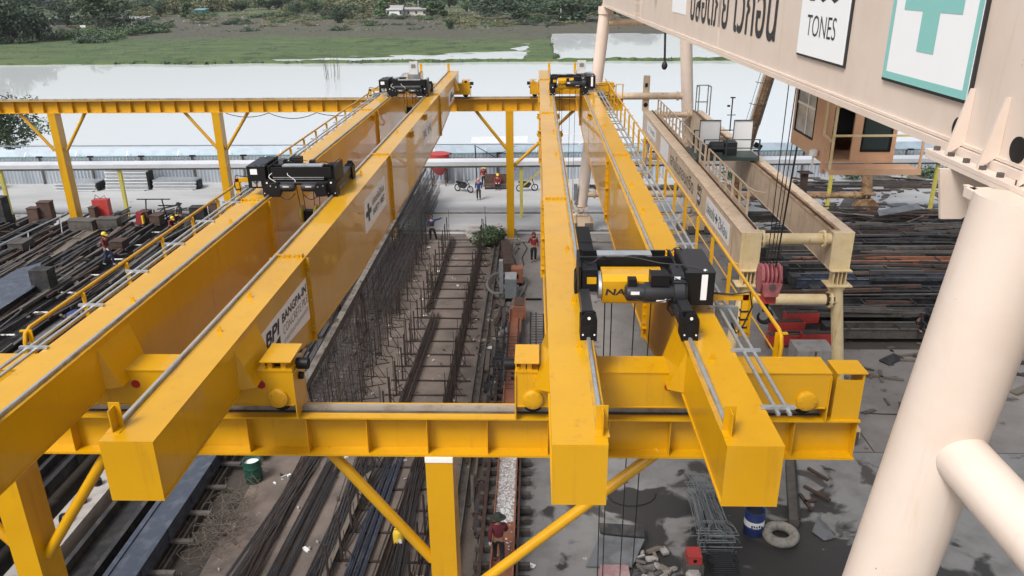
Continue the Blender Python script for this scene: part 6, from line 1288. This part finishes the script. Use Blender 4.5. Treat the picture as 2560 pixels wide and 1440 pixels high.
house('teal hut beside the slim trees', 500, 38, 26, 14, TEALP, TEALP); house('long white wall house behind the slim light trees', 1030, 40, 66, 18, WALLW, ROOF); house('white house left of the slim twin trees', 985, 42, 40, 22, WH, ROOF, False); house('blue fronted building beyond the field', 1195, 18, 46, 26, SHEETB, WH); house('low grey store far off behind the bank', 700, 18, 60, 10, WALLW, ROOF)
for px, py, h, lb in ((1402, 45, 62, 'white lamp post standing before the dark trees'), (1172, 28, 40, 'white pole left of the blue fronted building'), (1046, 22, 34, 'grey concrete tower pole behind the slim trees')):
    p = G(px, py, 0); hh = h*p.y/F_PX; q = MB(WH).tube((p.x, p.y, -.3), (p.x, p.y, hh), .22, 8, .12); q.bar((p.x, p.y, hh), (p.x+1.6, p.y, hh+.2), .2, .12); one(q, 'lamp_post', lb, 'lamp post', (p.x, p.y, 0))
for k, (px, py) in enumerate(((165, 98), (205, 80), (70, 92))):
    p = G(px, py, 0); q = MB(SHEETB)
    for j in range(6): q.m(rnd.choice([WALLW, SHEETB, RU, WH, DG])).box((p.x+rnd.uniform(-3, 3), p.y+rnd.uniform(-2, 2), rnd.uniform(.4, 2)), (rnd.uniform(.6, 2.4), 1, rnd.uniform(.5, 1.6)), rnd.uniform(-.4, .4))
    one(q, 'junk_pile', ['white and rusty junk pile on the far bank', 'junk boards pile right of the dark shack', 'grey junk pile below the dark round tree'][k], 'junk', (p.x, p.y, 0))
for nm, mt_, seed, n, ya, yb, xa, xb in (('marsh_grass', LEAFP, 17, 700, 176, 262, -150, 12), ('field_grass', LEAF, 18, 1500, 176, 275, -175, 5), ('dry_grass', mat('dry_grass', (.30, .26, .15), .9, col2=(.38, .34, .22), scale=.5), 19, 700, 300, 520, -190, 120), ('dark_scrub', LEAFD, 20, 700, 255, 560, -220, 150)):
    r_ = random.Random(seed); q = MB(mt_)
    for k in range(n):
        x, y = r_.uniform(xa, xb), r_.uniform(ya, yb); z = land_z(x, y)
        if z < W_Z+.02 and r_.random() < .75: continue
        s = .5 if y < 270 else 1.5; leafball(q, (x, y, z+.1*s), 1.8*s, .7*s, .25*s if y < 270 else .7*s, 7, .34*s, r_)
    o = q.build(nm, smooth=False); o['kind'] = 'stuff'

# ================================================================== AIR
hz = MB().b(-3300, 3300, -1600, 4300, -3.4, 34); hm = bpy.data.materials.new('haze'); hm.use_nodes = True; hn = hm.node_tree.nodes
hn.remove(hn['Principled BSDF']); pv = hn.new('ShaderNodeVolumePrincipled'); pv.inputs['Color'].default_value = (.86, .91, .95, 1); pv.inputs['Density'].default_value = .0001; pv.inputs['Anisotropy'].default_value = .2
hm.node_tree.links.new(pv.outputs[0], hn['Material Output'].inputs['Volume'])
hz.mats = [hm]; o = hz.build('haze', smooth=False); o['kind'] = 'stuff'
